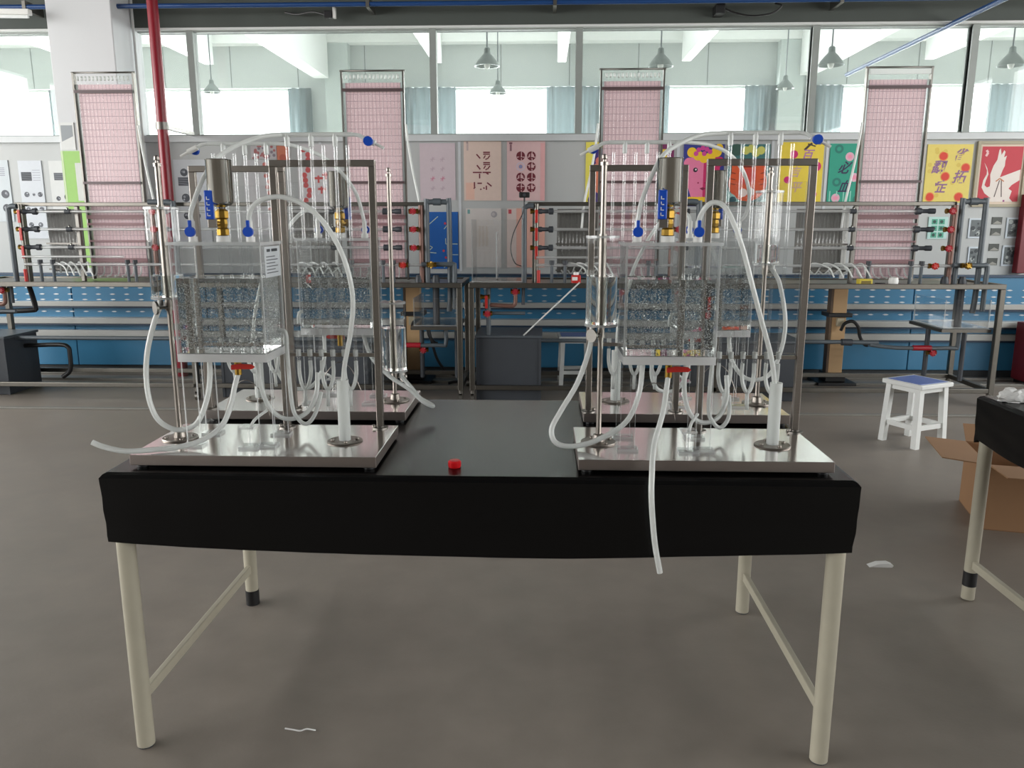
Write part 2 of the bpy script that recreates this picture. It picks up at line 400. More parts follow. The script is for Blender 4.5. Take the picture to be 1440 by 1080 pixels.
for a, b, lb in ((-11.9, -11.3, 'pale curtain at the leftmost far window'), (-6.06, -5.5, 'pale curtain left of the second pink board, far hall'),
                 (-3.4, -2.05, 'gathered grey-blue curtain left of the pair of hanging lamps'), (0.1, 1.6, 'gathered grey-blue curtain right of the pair of hanging lamps'),
                 (1.9, 2.98, 'grey-blue curtain mostly behind the third pink board'), (4.72, 5.45, 'dark gathered curtain beside the right far column'),
                 (6.2, 7.0, 'pale curtain left of the rightmost pink board'), (10.3, 12.1, 'pale curtain at the rightmost far window')):
    curtain(a, b, lb)
LAMPM = pm('lamp_metal', (112, 120, 118), 0.35, 0.6, 0.08, 10)
def lamp(x, y, z, lb):
    t = thing('pendant_lamp', lb, 'lamp', (x, y, z), 0, 'bell lamps hanging in the far hall')
    MB().lathe([(0.02, 0.26), (0.045, 0.24), (0.05, 0.17), (0.09, 0.13), (0.15, 0.06), (0.18, 0.0), (0.172, 0.0), (0.14, 0.055), (0.085, 0.12), (0.02, 0.14)], n=28).build('shade', LAMPM, t)
    MB().lathe([(0.002, -0.045), (0.03, -0.03), (0.045, 0.01), (0.04, 0.06), (0.02, 0.1)], n=14).build('bulb', WHITEP, t)
    MB().cyl((0, 0, 0.26), (0, 0, 6.0 - z), 0.011, n=6).build('cable', GREYP, t)
for x, y, z, lb in ((-0.79, 12, 3.52, 'bell lamp in the centre glazing, the larger of the close pair'), (1.66, 12, 3.5, 'bell lamp just above the third pink board'),
                    (4.03, 12, 3.5, 'bell lamp between the third and fourth pink boards, the larger one'), (6.5, 12, 3.48, 'bell lamp at the right edge of the picture'),
                    (-0.905, 17, 3.9, 'bell lamp in the centre glazing, the smaller of the close pair'), (4.84, 17, 3.96, 'small bell lamp right of the third pink board'),
                    (-6.77, 17, 3.95, 'small bell lamp right of the red riser pipe')):
    lamp(x, y, z, lb)

# ------------------------------------------------------------------ service pipes of the near hall
BLUEC = pm('blue_conduit', (30, 68, 122), 0.35, 0, 0.08, 10)
t = thing('blue_conduit', 'blue conduit running along the dark beam over the windows', 'pipe', (0, 7.3, 3.185))
MB().tube([(-7.95, 0, 0.02), (-5, 0, 0.005), (-2, 0, 0.0), (2, 0, 0.0), (4.5, 0, 0.01), (6.95, 0, 0.03)], 0.02, sub=4).build('pipe', BLUEC, t)
for x in (-6.5, -4.5, -1.5, 0.1, 2.5, 5): MB().box((x - 0.015, -0.025, -0.03), (x + 0.015, 0.24, 0.05)).build('clamp', STEELD, t)
tag(MB().cyl((3.547, 1.0, 3.04), (3.547, 10.0, 3.04), 0.022).build('blue_pipe', BLUEC), 'straight blue pipe crossing overhead toward the right windows', 'pipe')  # length beyond the glass stands for the pipe's reflection in the pane
t = thing('fire_riser_pipe', 'dark red fire riser pipe beside the white column', 'pipe', (-3.21, 6.94, 0))
MB().cyl((0, 0, 0), (0, 0, 3.9), 0.044, n=20).build('pipe', pm('red_pipe_paint', (140, 30, 44), 0.32, 0, 0.06, 8), t)
for z in (0.45, 2.15): MB().lathe([(0.046, -0.03), (0.053, -0.03), (0.053, 0.03), (0.046, 0.03)], (0, 0, z)).build('coupling', STEELD, t)
MB().box((-0.012, 0.03, 2.13), (0.012, 0.6, 2.165)).build('wall_bracket', STEELD, t)
t = thing('tube_light', 'short white tube light at the top left corner', 'light', (-4.62, 7.0, 3.055), R(4))
MB().cbox((-0.6, -0.03, 0.0), (0.33, 0.03, 0.045), 0.006).build('housing', WHITEP, t)
MB().cyl((-0.58, 0, -0.012), (0.31, 0, -0.012), 0.013).build('tube', pm('tube_glass_white', (235, 238, 238), 0.2), t)
MB().cyl((-0.3, 0, 0.045), (-0.3, 0, 0.845), 0.006, n=6).build('hanger', STEELD, t)
t = thing('camera_bracket', 'small dark fixture hanging under the beam left of centre', 'fixture', (-1.87, 7.42, 3.13))
MB().cbox((-0.04, -0.03, -0.03), (0.03, 0.03, 0.03), 0.006).build('body', BLACKP, t)
MB().cbox((0.035, -0.02, -0.03), (0.06, 0.02, 0.06), 0.004).build('bracket', WHITEP, t)
MB().tube([(-0.03, 0, 0), (-0.15, 0.02, 0.03), (-0.3, 0.06, 0.02), (-0.42, 0.11, 0.05)], 0.008, n=6).build('wire', BLACKP, t)
t = thing('cable_coil', 'loose black cable looped under the beam right of centre', 'cable', (1.78, 7.42, 3.14))
MB().tube([(-0.25, 0, 0.04), (-0.18, 0, -0.01), (0, 0, -0.05), (0.18, 0, -0.03), (0.26, 0, 0.03), (0.2, 0, 0.05)], 0.008, n=6).build('wire', BLACKP, t)
MB().cbox((-0.3, -0.02, -0.03), (-0.22, 0.135, 0.05), 0.006).build('clip', BLACKP, t)

# ------------------------------------------------------------------ posters on the partition
def cmat(rgb, rough=0.55):
    return pm('print_%d_%d_%d' % rgb, rgb, rough, 0, 0.04, 30)
def text_mesh(body, size, shear=0.0, rot=0.0):
    cu = bpy.data.curves.new('lettering', 'FONT'); cu.body = body; cu.size = size; cu.shear = shear; cu.offset = 0.018 * size
    cu.align_x = 'CENTER'; cu.align_y = 'CENTER'
    o = bpy.data.objects.new('lettering', cu); col.objects.link(o)
    bpy.context.view_layer.update()
    me = bpy.data.meshes.new_from_object(o.evaluated_get(bpy.context.evaluated_depsgraph_get()))
    bpy.data.objects.remove(o); bpy.data.curves.remove(cu)
    c, s_ = math.cos(rot), math.sin(rot)
    vs = [(v.co.x * c - v.co.y * s_, v.co.x * s_ + v.co.y * c) for v in me.vertices]
    fs = [tuple(p.vertices) for p in me.polygons]
    bpy.data.meshes.remove(me)
    return vs, fs
class Poster:
    """flat print; u to the right and v downwards, both 0..1 of the sheet"""
    def __init__(s, name, label, x0, x1, zt, zb, rgb, y=YW, thick=0.008, cat='poster', frame=None):
        s.w, s.h = x1 - x0, zt - zb; s.thick = thick
        s.t = thing(name, label, cat, (x0, y - 0.001, zb))
        MB().box((0, -thick, 0), (s.w, 0, s.h)).build('sheet', cmat(rgb), s.t)
        s.layers = {}; s.big = []; s.n = 0
        if frame:
            fw = 0.025; f = MB()
            f.box((-fw, -0.022, -fw), (0, 0, s.h + fw)); f.box((s.w, -0.022, -fw), (s.w + fw, 0, s.h + fw))
            f.box((0, -0.022, -fw), (s.w, 0, 0)); f.box((0, -0.022, s.h), (s.w, 0, s.h + fw))
            f.build('picture_frame', cmat(frame), s.t)
    def P(s, u, v):
        return (u * s.w, s.h * (1 - v))
    def _add(s, rgb, lay, pts, faces):
        ext = max(max(x for x, z in pts) - min(x for x, z in pts), max(z for x, z in pts) - min(z for x, z in pts))
        m = s.layers.setdefault((lay, rgb), MB()) if ext < 0.055 else MB()
        if ext >= 0.055: s.big.append((m, rgb))
        s.n += 1
        m.add([(x, -s.thick - 0.0008 * (lay + 1) - 0.00001 * s.n, z) for x, z in pts], faces)
    def poly(s, rgb, uv, lay=0):
        pts = [s.P(u, v) for u, v in uv]; s._add(rgb, lay, pts, [tuple(range(len(pts)))])
    def rect(s, rgb, u0, v0, u1, v1, lay=0):
        s.poly(rgb, [(u0, v1), (u1, v1), (u1, v0), (u0, v0)], lay)
    def disc(s, rgb, u, v, r, lay=0, n=20, sq=1.0):
        cx, cz = s.P(u, v); r *= s.w
        s._add(rgb, lay, [(cx + r * math.cos(2 * math.pi * i / n), cz + sq * r * math.sin(2 * math.pi * i / n)) for i in range(n)], [tuple(range(n))])
    def ring(s, rgb, u, v, r, r2, lay=0, n=24):
        cx, cz = s.P(u, v); pts = []
        for q in (r2, r):
            pts += [(cx + q * s.w * math.cos(2 * math.pi * i / n), cz + q * s.w * math.sin(2 * math.pi * i / n)) for i in range(n)]
        s._add(rgb, lay, pts, [(n + i, n + (i + 1) % n, (i + 1) % n, i)[::-1] for i in range(n)])
    def line(s, rgb, uv, wd, lay=0):
        for (a, b) in zip(uv[:-1], uv[1:]):
            p = Vector(s.P(*a)); q = Vector(s.P(*b)); d = (q - p)
            if d.length < 1e-6: continue
            n = Vector((-d.y, d.x)).normalized() * wd * s.w / 2
            s._add(rgb, lay, [tuple(p - n), tuple(q - n), tuple(q + n), tuple(p + n)], [(0, 1, 2, 3)])
    def text(s, rgb, body, u, v, size, shear=0.0, lay=1, rot=0.0):
        vs, fs = text_mesh(body, size * s.w, shear, rot); cx, cz = s.P(u, v)
        s._add(rgb, lay, [(cx + x, cz + z) for x, z in vs], fs)
    def done(s):
        for (lay, rgb), m in sorted(s.layers.items()):
            o = m.build('fine_print', cmat(rgb), s.t)
            if len(m.f) > 1: o['kind'] = 'stuff'
        for m, rgb in s.big: m.build('print_shape', cmat(rgb), s.t)
rnd = random.Random(3)
def photo_sheet(lb, x0, x1, zt, zb, rgb, cells, ink=(70, 74, 82)):
    p = Poster('photo_sheet', lb, x0, x1, zt, zb, rgb, cat='poster')
    for (u, v, r, kind) in cells:
        k_ = rnd.randint(-22, 26); c_ = tuple(max(0, min(255, i + k_)) for i in ink)
        if kind == 'c':
            p.disc(c_, u, v, r * 0.85)
            for q in range(4): p.disc(tuple(min(255, i + 20 + 26 * q) for i in c_), u + r * rnd.uniform(-.5, .5), v + 0.35 * r * rnd.uniform(-.5, .5), r * rnd.uniform(0.14, 0.3), 1, 6)
        elif kind == 's':
            a_ = r * 0.8 * p.w / p.h; p.rect(c_, u - r, v - a_, u + r, v + a_)
            for q in range(3): p.line(tuple(min(255, i + 45) for i in c_), [(u - r, v + a_ * (0.5 * q - 0.6)), (u + r, v + a_ * (0.6 * q - 0.5))], 0.02, 1)
        elif kind == 't':
            for q in range(5): p.line((150, 152, 165), [(u - r, v - 0.5 * r + q * 0.2 * r), (u + r, v - 0.5 * r + q * 0.2 * r)], 0.02)
    p.done()
photo_sheet('white photo sheet cut off by the left picture edge', -5.4, -5.02, 1.925, 1.36, (196, 204, 208), [(0.3, 0.2, 0.15, 't'), (0.75, 0.2, 0.15, 't'), (0.55, 0.55, 0.12, 'c'), (0.85, 0.55, 0.12, 'c'), (0.55, 0.78, 0.11, 'c'), (0.85, 0.78, 0.12, 'c')])
photo_sheet('white sheet with one square photo over two rows of round photos', -4.925, -4.70, 1.92, 1.2, (205, 210, 216), [(0.32, 0.2, 0.22, 's'), (0.75, 0.2, 0.16, 't'), (0.25, 0.43, 0.13, 'c'), (0.55, 0.43, 0.07, 'c'), (0.82, 0.43, 0.12, 'c'), (0.25, 0.62, 0.11, 'c'), (0.55, 0.62, 0.09, 'c'), (0.82, 0.62, 0.12, 'c'), (0.3, 0.82, 0.12, 'c'), (0.7, 0.82, 0.12, 'c')])
photo_sheet('white photo sheet just left of the green poster', -4.63, -4.42, 1.918, 1.2, (208, 210, 208), [(0.4, 0.2, 0.2, 's'), (0.3, 0.48, 0.12, 'c'), (0.72, 0.46, 0.17, 'c'), (0.3, 0.68, 0.13, 'c'), (0.72, 0.68, 0.15, 'c')])
photo_sheet('white photo sheet right of the red riser pipe', -3.44, -3.12, 1.925, 1.1, (206, 210, 214), [(0.3, 0.14, 0.13, 'c'), (0.26, 0.24, 0.15, 's'), (0.3, 0.42, 0.14, 'c'), (0.65, 0.42, 0.14, 'c'), (0.3, 0.62, 0.12, 'c'), (0.6, 0.62, 0.12, 'c'), (0.35, 0.82, 0.14, 'c')])
p = Poster('photo_sheet', 'pale photo sheet pinned high on the white column', -4.24, -4.11, 2.21, 1.98, (222, 224, 222), y=7.18); p.poly((150, 156, 160), [(0.1, 0.7), (0.9, 0.5), (0.9, 0.1), (0.1, 0.1)]); p.done()
p = Poster('green_poster', 'lime green poster low on the white column', -4.25, -3.72, 1.97, 0.95, (158, 206, 110), y=7.18)
p.rect((214, 218, 212), 0.22, 0.1, 0.6, 0.42); p.line((206, 226, 180), [(0.02, 0), (0.02, 1)], 0.03); p.done()
p = Poster('calligraphy_sheet', 'white sheet with a column of red seal marks behind the front left cup', -2.78, -2.48, 1.92, 1.24, (206, 206, 208))
for j in range(9): p.disc((206, 120, 112), 0.72 + rnd.uniform(-.06, .06), 0.06 + j * 0.075, 0.07, n=7)
p.done()
p = Poster('floral_print', 'white print with mottled red blossom below the window sill', -2.70, -2.46, 2.06, 1.93, (208, 204, 206))
for j in range(34): p.disc((190, 122, 122) if j % 3 else (150, 140, 150), rnd.uniform(.05, .95), rnd.uniform(.05, .95), rnd.uniform(.03, .07), n=6)
p.done()
p = Poster('orange_print', 'small orange sheet next to the red blossom print', -2.455, -2.35, 2.06, 1.86, (218, 132, 104)); p.disc((200, 104, 84), .5, .6, .3); p.done()
p = Poster('calligraphy_sheet', 'white sheet with bold red seal characters behind the left frame', -2.27, -1.92, 2.06, 1.45, (210, 206, 208))
for j in range(11): p.disc((204, 92, 92), 0.24 + rnd.uniform(-.07, .07), 0.08 + j * 0.075, 0.075, n=7)
for (u, v) in ((.55, .5), (.62, .66), (.75, .45)): p.line((204, 92, 92), [(u - .1, v), (u + .12, v)], 0.06); p.line((204, 92, 92), [(u, v - .04), (u, v + .07)], 0.05)
for j in range(6): p.line((160, 160, 166), [(.78, .4 + .05 * j), (.95, .4 + .05 * j)], 0.02)
p.done()
MAR = (118, 44, 56)
p = Poster('pale_print', 'faded mauve poster with faint marks, left of the cream one', -1.127, -0.799, 2.065, 1.555, (205, 190, 196))
for i in range(2):
    for j in range(4):
        u, v = 0.36 + 0.28 * i, 0.28 + 0.17 * j
        cc = (200, 128, 150) if j == 2 else (186, 166, 176)
        p.line(cc, [(u - .07, v), (u + .07, v)], .02); p.line(cc, [(u, v - .04), (u, v + .045)], .02); p.line(cc, [(u - .06, v + .04), (u + .05, v - .035)], .015)
p.done()
p = Poster('stroke_poster', 'cream poster of dark red brush strokes above the clear tank', -0.72, -0.375, 2.09, 1.55, (224, 202, 190))
p.rect((232, 190, 172), .05, .7, .28, .98)
for (u, v) in ((.6, .2), (.6, .37)):
    p.line(MAR, [(u - .08, v), (u + .1, v)], .035); p.line(MAR, [(u - .08, v + .03), (u + .1, v + .03)], .03); p.line(MAR, [(u - .07, v + .1), (u - .02, v + .05)], .03); p.line(MAR, [(u + .03, v + .11), (u + .1, v + .05)], .03); p.line(MAR, [(u - .02, v + .12), (u + .02, v + .1)], .03)
for a in (((.34, .23), (.44, .3)), ((.35, .41), (.44, .48)), ((.24, .53), (.48, .53)), ((.42, .55), (.42, .63)), ((.5, .53), (.72, .53)), ((.6, .54), (.66, .56)), ((.28, .69), (.28, .77)), ((.36, .71), (.48, .71)), ((.3, .77), (.26, .8)), ((.62, .7), (.74, .76)), ((.6, .75), (.6, .82)), ((.44, .8), (.46, .82)), ((.52, .78), (.55, .8))): p.line(MAR, a, .035)
p.line((170, 150, 150), [(.07, .04), (.12, .04)], .05); p.line((196, 176, 172), [(.1, .06), (.1, .17)], .05); p.done()
p = Poster('roundel_poster', 'pink poster with eight dark red roundels in two columns', -0.322, 0.027, 2.09, 1.55, (226, 192, 192))
p.rect((232, 178, 178), .88, .05, 1, 1); p.rect((120, 70, 84), .06, .04, .14, .065); p.line((150, 110, 118), [(.1, .07), (.1, .18)], .05)
for i in range(2):
    for j in range(4):
        u, v = .36 + .28 * i, .26 + .175 * j
        if (i, j) == (0, 1): p.ring((214, 200, 214), u, v, .115, .085); p.disc((150, 150, 190), u, v, .05); continue
        if (i + j) % 3 == 0: p.disc(MAR, u, v, .115)
        else: p.ring(MAR, u, v, .115, .07)
        p.line((226, 192, 192), [(u - .1, v + .02 * (-1) ** j), (u + .1, v + .02 * (-1) ** j)], .022, 1); p.line((226, 192, 192), [(u + .02, v - .07), (u + .02, v + .07)], .02, 1)
        p.line(MAR, [(u - .06, v + .03), (u + .06, v + .03)], .03, 2); p.line(MAR, [(u - .02, v - .05), (u - .02, v + .06)], .03, 2)
p.done()
p = Poster('illustration_poster', 'purple and orange illustrated poster half hidden left of the third pink board', 0.40, 0.72, 2.07, 1.51, (236, 224, 96))
p.poly((64, 44, 118), [(.1, 1), (.9, 1), (.9, .1), (.22, .1), (.16, .45)]); p.disc((226, 130, 100), .4, .62, .2, 1, sq=1.7); p.disc((64, 44, 118), .24, .92, .16, 2); p.ring((226, 150, 130), .3, .4, .1, .07, 2); p.disc((214, 120, 104), .4, .3, .12, 1); p.done()
p = Poster('illustration_poster', 'narrow magenta and yellow poster at the right side of the third pink board', 0.99, 1.2, 2.05, 1.6, (120, 40, 90))
p.rect((236, 204, 60), .4, .1, .7, .5); p.rect((230, 80, 120), .1, .5, .6, .98); p.done()
PK, MG, YL, NV = (238, 130, 168), (206, 40, 104), (248, 204, 40), (52, 58, 140)
p = Poster('illustration_poster', 'navy poster of a pink and magenta animal face with yellow mane', 1.289, 1.657, 2.047, 1.498, NV)
p.poly(PK, [(.12, .3), (.1, .62), (.22, .86), (.5, .92), (.5, .2), (.2, .2)]); p.poly(MG, [(.5, .92), (.8, .84), (.9, .6), (.9, .3), (.8, .2), (.5, .2)], 0)
p.disc(PK, .14, .3, .13); p.disc(MG, .88, .28, .12)
for (u, v, r) in ((.2, .13, .12), (.35, .18, .12), (.5, .22, .12), (.66, .2, .12), (.8, .12, .13), (.86, .06, .1)): p.disc(YL, u, v, r, 1)
for (u, v) in ((.36, .09), (.46, .06), (.56, .08), (.64, .12), (.3, .15), (.5, .15)): p.disc((214, 70, 150), u, v, .06, 2, n=8)
for u in (.3, .68): p.disc((40, 24, 40), u, .41, .055, 2); p.disc((250, 240, 240), u + .01, .405, .022, 3)
p.disc((170, 30, 80), .38, .62, .02, 2); p.disc((170, 30, 80), .55, .62, .02, 2); p.poly((130, 20, 60), [(.42, .71), (.5, .74), (.58, .71), (.5, .69)], 2)
for j in range(9): p.disc(YL, .18 + .08 * j, .89, .07, 2, n=8)
p.done()
TL, OR = (70, 124, 124), (232, 96, 52)
p = Poster('illustration_poster', 'teal poster of a round orange animal face', 1.69, 2.066, 2.046, 1.498, TL)
p.disc(OR, .5, .62, .46, 0, 28, 0.95); p.rect(OR, .1, .26, .92, .6)
for (u, v) in ((.42, .1), (.55, .07), (.66, .14), (.78, .1)): p.disc((214, 214, 110), u, v, .1, 1, 9)
p.disc((60, 96, 84), .2, .09, .14, 1); p.disc((224, 84, 76), .5, .52, .2, 1); p.disc((246, 226, 220), .4, .78, .1, 2); p.disc((246, 226, 220), .58, .77, .1, 2)
for v in (.3, .36): p.line((110, 40, 36), [(.36, v), (.64, v)], .03, 2)
p.poly((160, 206, 200), [(0, 1), (.4, 1), (.2, .82), (0, .74)], 1); p.poly((160, 206, 200), [(.6, 1), (1, 1), (1, .86)], 1); p.disc((40, 90, 100), .16, .9, .09, 2, 7)
for v in (.45, .55, .63): p.line((150, 60, 40), [(.08, v), (.2, v + .02)], .02, 2); p.line((150, 60, 40), [(.8, v + .02), (.92, v)], .02, 2)
p.done()
YB, PU = (234, 208, 66), (206, 30, 110)
p = Poster('lettering_poster', 'bright yellow poster with magenta dots behind the right frame', 2.157, 2.547, 2.063, 1.529, YB)
for (u, v, r) in ((.32, .2, .09), (.85, .4, .11), (.8, .86, .1), (.2, .62, .08)): p.disc(PU, u, v, r)
p.text((176, 120, 170), '百', .62, .22, .26, .25); p.text((206, 170, 150), '吉', .35, .5, .26, .25); p.text((206, 170, 150), '平', .4, .75, .26, .25); p.line((60, 50, 40), [(.55, .13), (.66, .05), (.72, .02)], .05); p.line((60, 50, 40), [(.62, .03), (.8, .07)], .03); p.done()
p = Poster('lettering_poster', 'teal green poster with pink dots left of the fourth pink board', 2.603, 2.99, 2.049, 1.529, (36, 158, 132))
for (u, v, r) in ((.46, .22, .1), (.6, .57, .1), (.2, .92, .1)): p.disc((226, 178, 196), u, v, r); p.disc((240, 150, 176), u, v, r * .5, 1)
for (u, v) in ((.2, .09), (.85, .4), (.2, .65), (.7, .95)): p.ring((24, 122, 108), u, v, .1, .05)
for ch, u, v in (('吃', .85, .25), ('必', .35, .42), ('血', .38, .74)): p.text((40, 36, 76), ch, u, v, .3, .3)
for j in range(4): p.line((150, 214, 196), [(.06 + .16 * j, .8), (.06 + .16 * j, .98)], .025)
p.done()
p = Poster('lettering_poster', 'pale yellow poster with red dots right of the fourth pink board', 3.468, 3.87, 2.04, 1.528, (226, 206, 104))
for (u, v) in ((.36, .2), (.87, .4), (.44, .55), (.14, .9), (.78, .9)): p.disc((226, 140, 70), u, v, .105); p.disc((214, 52, 26), u, v, .085, 1)
for ch, u, v in (('雀', .72, .2), ('翻', .26, .4), ('拓', .74, .57), ('症', .32, .74)): p.text((138, 96, 140), ch, u, v, .3, .3)
for j in range(10): p.disc((216, 190, 84), rnd.uniform(.05, .95), rnd.uniform(.05, .95), .05, 0, 7)
p.done()
RD, WH = (190, 36, 54), (226, 216, 208)
p = Poster('crane_picture', 'framed red picture of a white crane in flight', 3.93, 4.33, 2.04, 1.515, (214, 196, 176), cat='picture', frame=(168, 160, 136))
p.rect(RD, .05, .04, .95, .96)
p.poly(WH, [(.30, .62), (.28, .5), (.33, .36), (.40, .26), (.42, .1), (.45, .07), (.48, .18), (.53, .1), (.56, .13), (.54, .22), (.6, .19), (.58, .28), (.58, .36), (.54, .44), (.5, .55), (.94, .42), (.94, .6), (.78, .68), (.72, .74), (.8, .78), (.76, .9), (.84, .96), (.05, .96), (.05, .93), (.35, .9), (.2, .82), (.12, .72), (.14, .6), (.2, .5), (.2, .44), (.12, .3), (.2, .4), (.24, .5), (.2, .6), (.18, .68), (.24, .72), (.30, .7)], 1)
p.line((80, 60, 60), [(.42, .88), (.5, .6)], .02, 2); p.line((80, 60, 60), [(.58, .88), (.54, .6)], .02, 2); p.line((190, 120, 80), [(.42, .62), (.5, .57), (.6, .62)], .025, 2)
p.line((236, 190, 190), [(.14, .1), (.18, .14), (.14, .2)], .05, 2); p.rect((150, 70, 130), .62, .93, .66, .96, 2); p.done()
p = Poster('line_art_poster', 'deep blue poster with fine white line art behind the pipe loop', -1.128, -0.781, 1.448, 0.922, (20, 92, 170))
p.rect((214, 226, 236), .05, .04, .14, .15)
for a in (((.12, .27), (.46, .08)), ((.66, .46), (.66, .56), (.98, .56)), ((.7, .56), (.7, .75)), ((.76, .75), (1, .75)), ((.76, .75), (.76, .9), (.6, .98)), ((.04, .7), (.4, .72)), ((.1, .55), (.3, .62), (.2, .68)), ((.62, .3), (.72, .22), (.78, .34), (.7, .44), (.8, .52))): p.line((190, 206, 190), a, .02)
for (u, v) in ((.65, .2), (.6, .68), (.66, .8)): p.disc((196, 60, 80), u, v, .035, 1, 7)
p.done()
p = Poster('pale_print', 'pale sheet of faint beige script seen through the clear tank', -0.707, -0.377, 1.48, 0.936, (214, 208, 204))
for j in range(14):
    for i in range(4): p.line((202, 186, 168), [(.26 + .1 * i, .3 + .025 * j), (.3 + .1 * i + rnd.uniform(0, .04), .31 + .025 * j)], .02)
p.disc((170, 166, 170), .8, .1, .09, 0, 9); p.disc((196, 190, 190), .78, .1, .05, 1, 7); p.rect((120, 170, 168), .05, .02, .12, .09); p.done()
p = Poster('salmon_print', 'salmon pink sheet behind the left valve column of the right bench', -0.323, 0.03, 1.48, 0.936, (232, 178, 162)); p.rect((224, 206, 200), 0, 0, .25, 1); p.rect((200, 80, 90), .04, .02, .12, .09, 1); p.done()
p = Poster('small_print', 'small teal print under the pale yellow poster', 3.54, 3.714, 1.402, 1.203, (186, 220, 214), cat='print')
for i in range(2):
    for j in range(3): p.rect((80, 168, 142), .16 + .37 * i, .1 + .3 * j, .46 + .37 * i, .34 + .3 * j); p.disc((36, 74, 66), .3 + .37 * i, .22 + .3 * j, .09, 1, 7)
p.done()
for (a, b, zt, zb, lb) in ((3.905, 4.059, 1.389, 1.21, 'grey landscape photo under the crane picture, upper one'), (3.927, 4.064, 1.133, 0.945, 'grey landscape photo under the crane picture, lower one'), (4.241, 4.40, 1.395, 1.21, 'dark photo beside the red wall strip, upper one'), (4.233, 4.39, 1.146, 0.958, 'greenish photo beside the red wall strip, lower one')):
    p = Poster('small_photo', lb, a, b, zt, zb, (206, 216, 224), cat='photo'); p.rect((104, 112, 114), .1, .08, .9, .92)
    for j in range(12): p.disc((60, 66, 70) if j % 2 else (170, 178, 176), rnd.uniform(.2, .8), rnd.uniform(.15, .85), rnd.uniform(.05, .14), 1 + j % 2, 6)
    p.done()
for i, z in enumerate((1.37, 1.27, 1.13, 1.0)):
    p = Poster('small_photo', ('topmost', 'second', 'third', 'lowest')[i] + ' tiny black photo card in the column below the crane picture', 4.11, 4.2, z + .03, z - .035, (74, 78, 74), cat='photo', thick=.004); p.poly((150, 150, 142), [(.05, .95), (.5, .5), (.95, .8), (.95, .95)]); p.done()
tag(MB().cbox((4.34, 7.52, 0.895), (4.45, YW - 0.001, 1.6), 0.006).build('red_wall_strip', pm('maroon_paint', (112, 24, 34), 0.5)), 'dark maroon wall strip at the right edge', 'strip')
t = thing('red_cabinet', 'dark red floor cabinet at the right picture edge', 'cabinet', (4.08, 6.7, 0))
MB().cbox((0, 0, 0.03), (0.7, 0.27, 0.52), 0.008).build('body', pm('maroon_paint', (112, 24, 34), 0.5), t)
MB().cbox((0.03, -0.012, 0.06), (0.67, 0.0, 0.49), 0.004).build('door', pm('maroon_gloss', (120, 20, 32), 0.35), t)
MB().box((0.02, 0.02, 0), (0.68, 0.25, 0.03)).build('plinth', BLACKP, t)

# ------------------------------------------------------------------ flow benches with manometer boards
def pink_mat():
    m, nt, out = new_mat('pink_graph_paper')
    p = N(nt, 'ShaderNodeBsdfPrincipled'); tc = N(nt, 'ShaderNodeTexCoord'); sp = N(nt, 'ShaderNodeSeparateXYZ')
    nt.links.new(tc.outputs['Object'], sp.inputs[0])
    def grid(sock, step, wd):
        a = N(nt, 'ShaderNodeMath', operation='DIVIDE'); a.inputs[1].default_value = step
        b = N(nt, 'ShaderNodeMath', operation='FRACT'); c_ = N(nt, 'ShaderNodeMath', operation='LESS_THAN'); c_.inputs[1].default_value = wd
        nt.links.new(sock, a.inputs[0]); nt.links.new(a.outputs[0], b.inputs[0]); nt.links.new(b.outputs[0], c_.inputs[0]); return c_.outputs[0]
    def mxx(a, b):
        n = N(nt, 'ShaderNodeMath', operation='MAXIMUM'); nt.links.new(a, n.inputs[0]); nt.links.new(b, n.inputs[1]); return n.outputs[0]
    major = mxx(grid(sp.outputs['Z'], 0.05, 0.09), grid(sp.outputs['X'], 0.028, 0.13))
    minor = mxx(grid(sp.outputs['Z'], 0.01, 0.14), grid(sp.outputs['X'], 0.01, 0.14))
    ns = N(nt, 'ShaderNodeTexNoise'); ns.inputs['Scale'].default_value = 3; nt.links.new(tc.outputs['Object'], ns.inputs['Vector'])
    r0 = N(nt, 'ShaderNodeMix', data_type='RGBA'); r0.inputs['A'].default_value = lin((232, 204, 208)); r0.inputs['B'].default_value = lin((236, 210, 213))
    nt.links.new(ns.outputs['Fac'], r0.inputs['Factor'])
    r1 = N(nt, 'ShaderNodeMix', data_type='RGBA'); r1.inputs['B'].default_value = lin((224, 190, 196)); nt.links.new(r0.outputs['Result'], r1.inputs['A']); nt.links.new(minor, r1.inputs['Factor'])
    r2 = N(nt, 'ShaderNodeMix', data_type='RGBA'); r2.inputs['B'].default_value = lin((190, 156, 166)); nt.links.new(r1.outputs['Result'], r2.inputs['A']); nt.links.new(major, r2.inputs['Factor'])
    nt.links.new(r2.outputs['Result'], p.inputs['Base Color']); p.inputs['Roughness'].default_value = 0.45
    nt.links.new(p.outputs[0], out.inputs['Surface']); return m
PINK = pink_mat()
BANKM = pm('bank_board_grey', (118, 116, 112), 0.5, 0, 0.25, 40, stretch=(3, 1, 0.2))
RUST = pm('reddish_pipe', (122, 90, 80), 0.4, 0.2, 0.15, 30)
YELP = pm('yellow_plastic', (206, 186, 60), 0.4)
GREENP = pm('green_fitting', (96, 140, 90), 0.4)
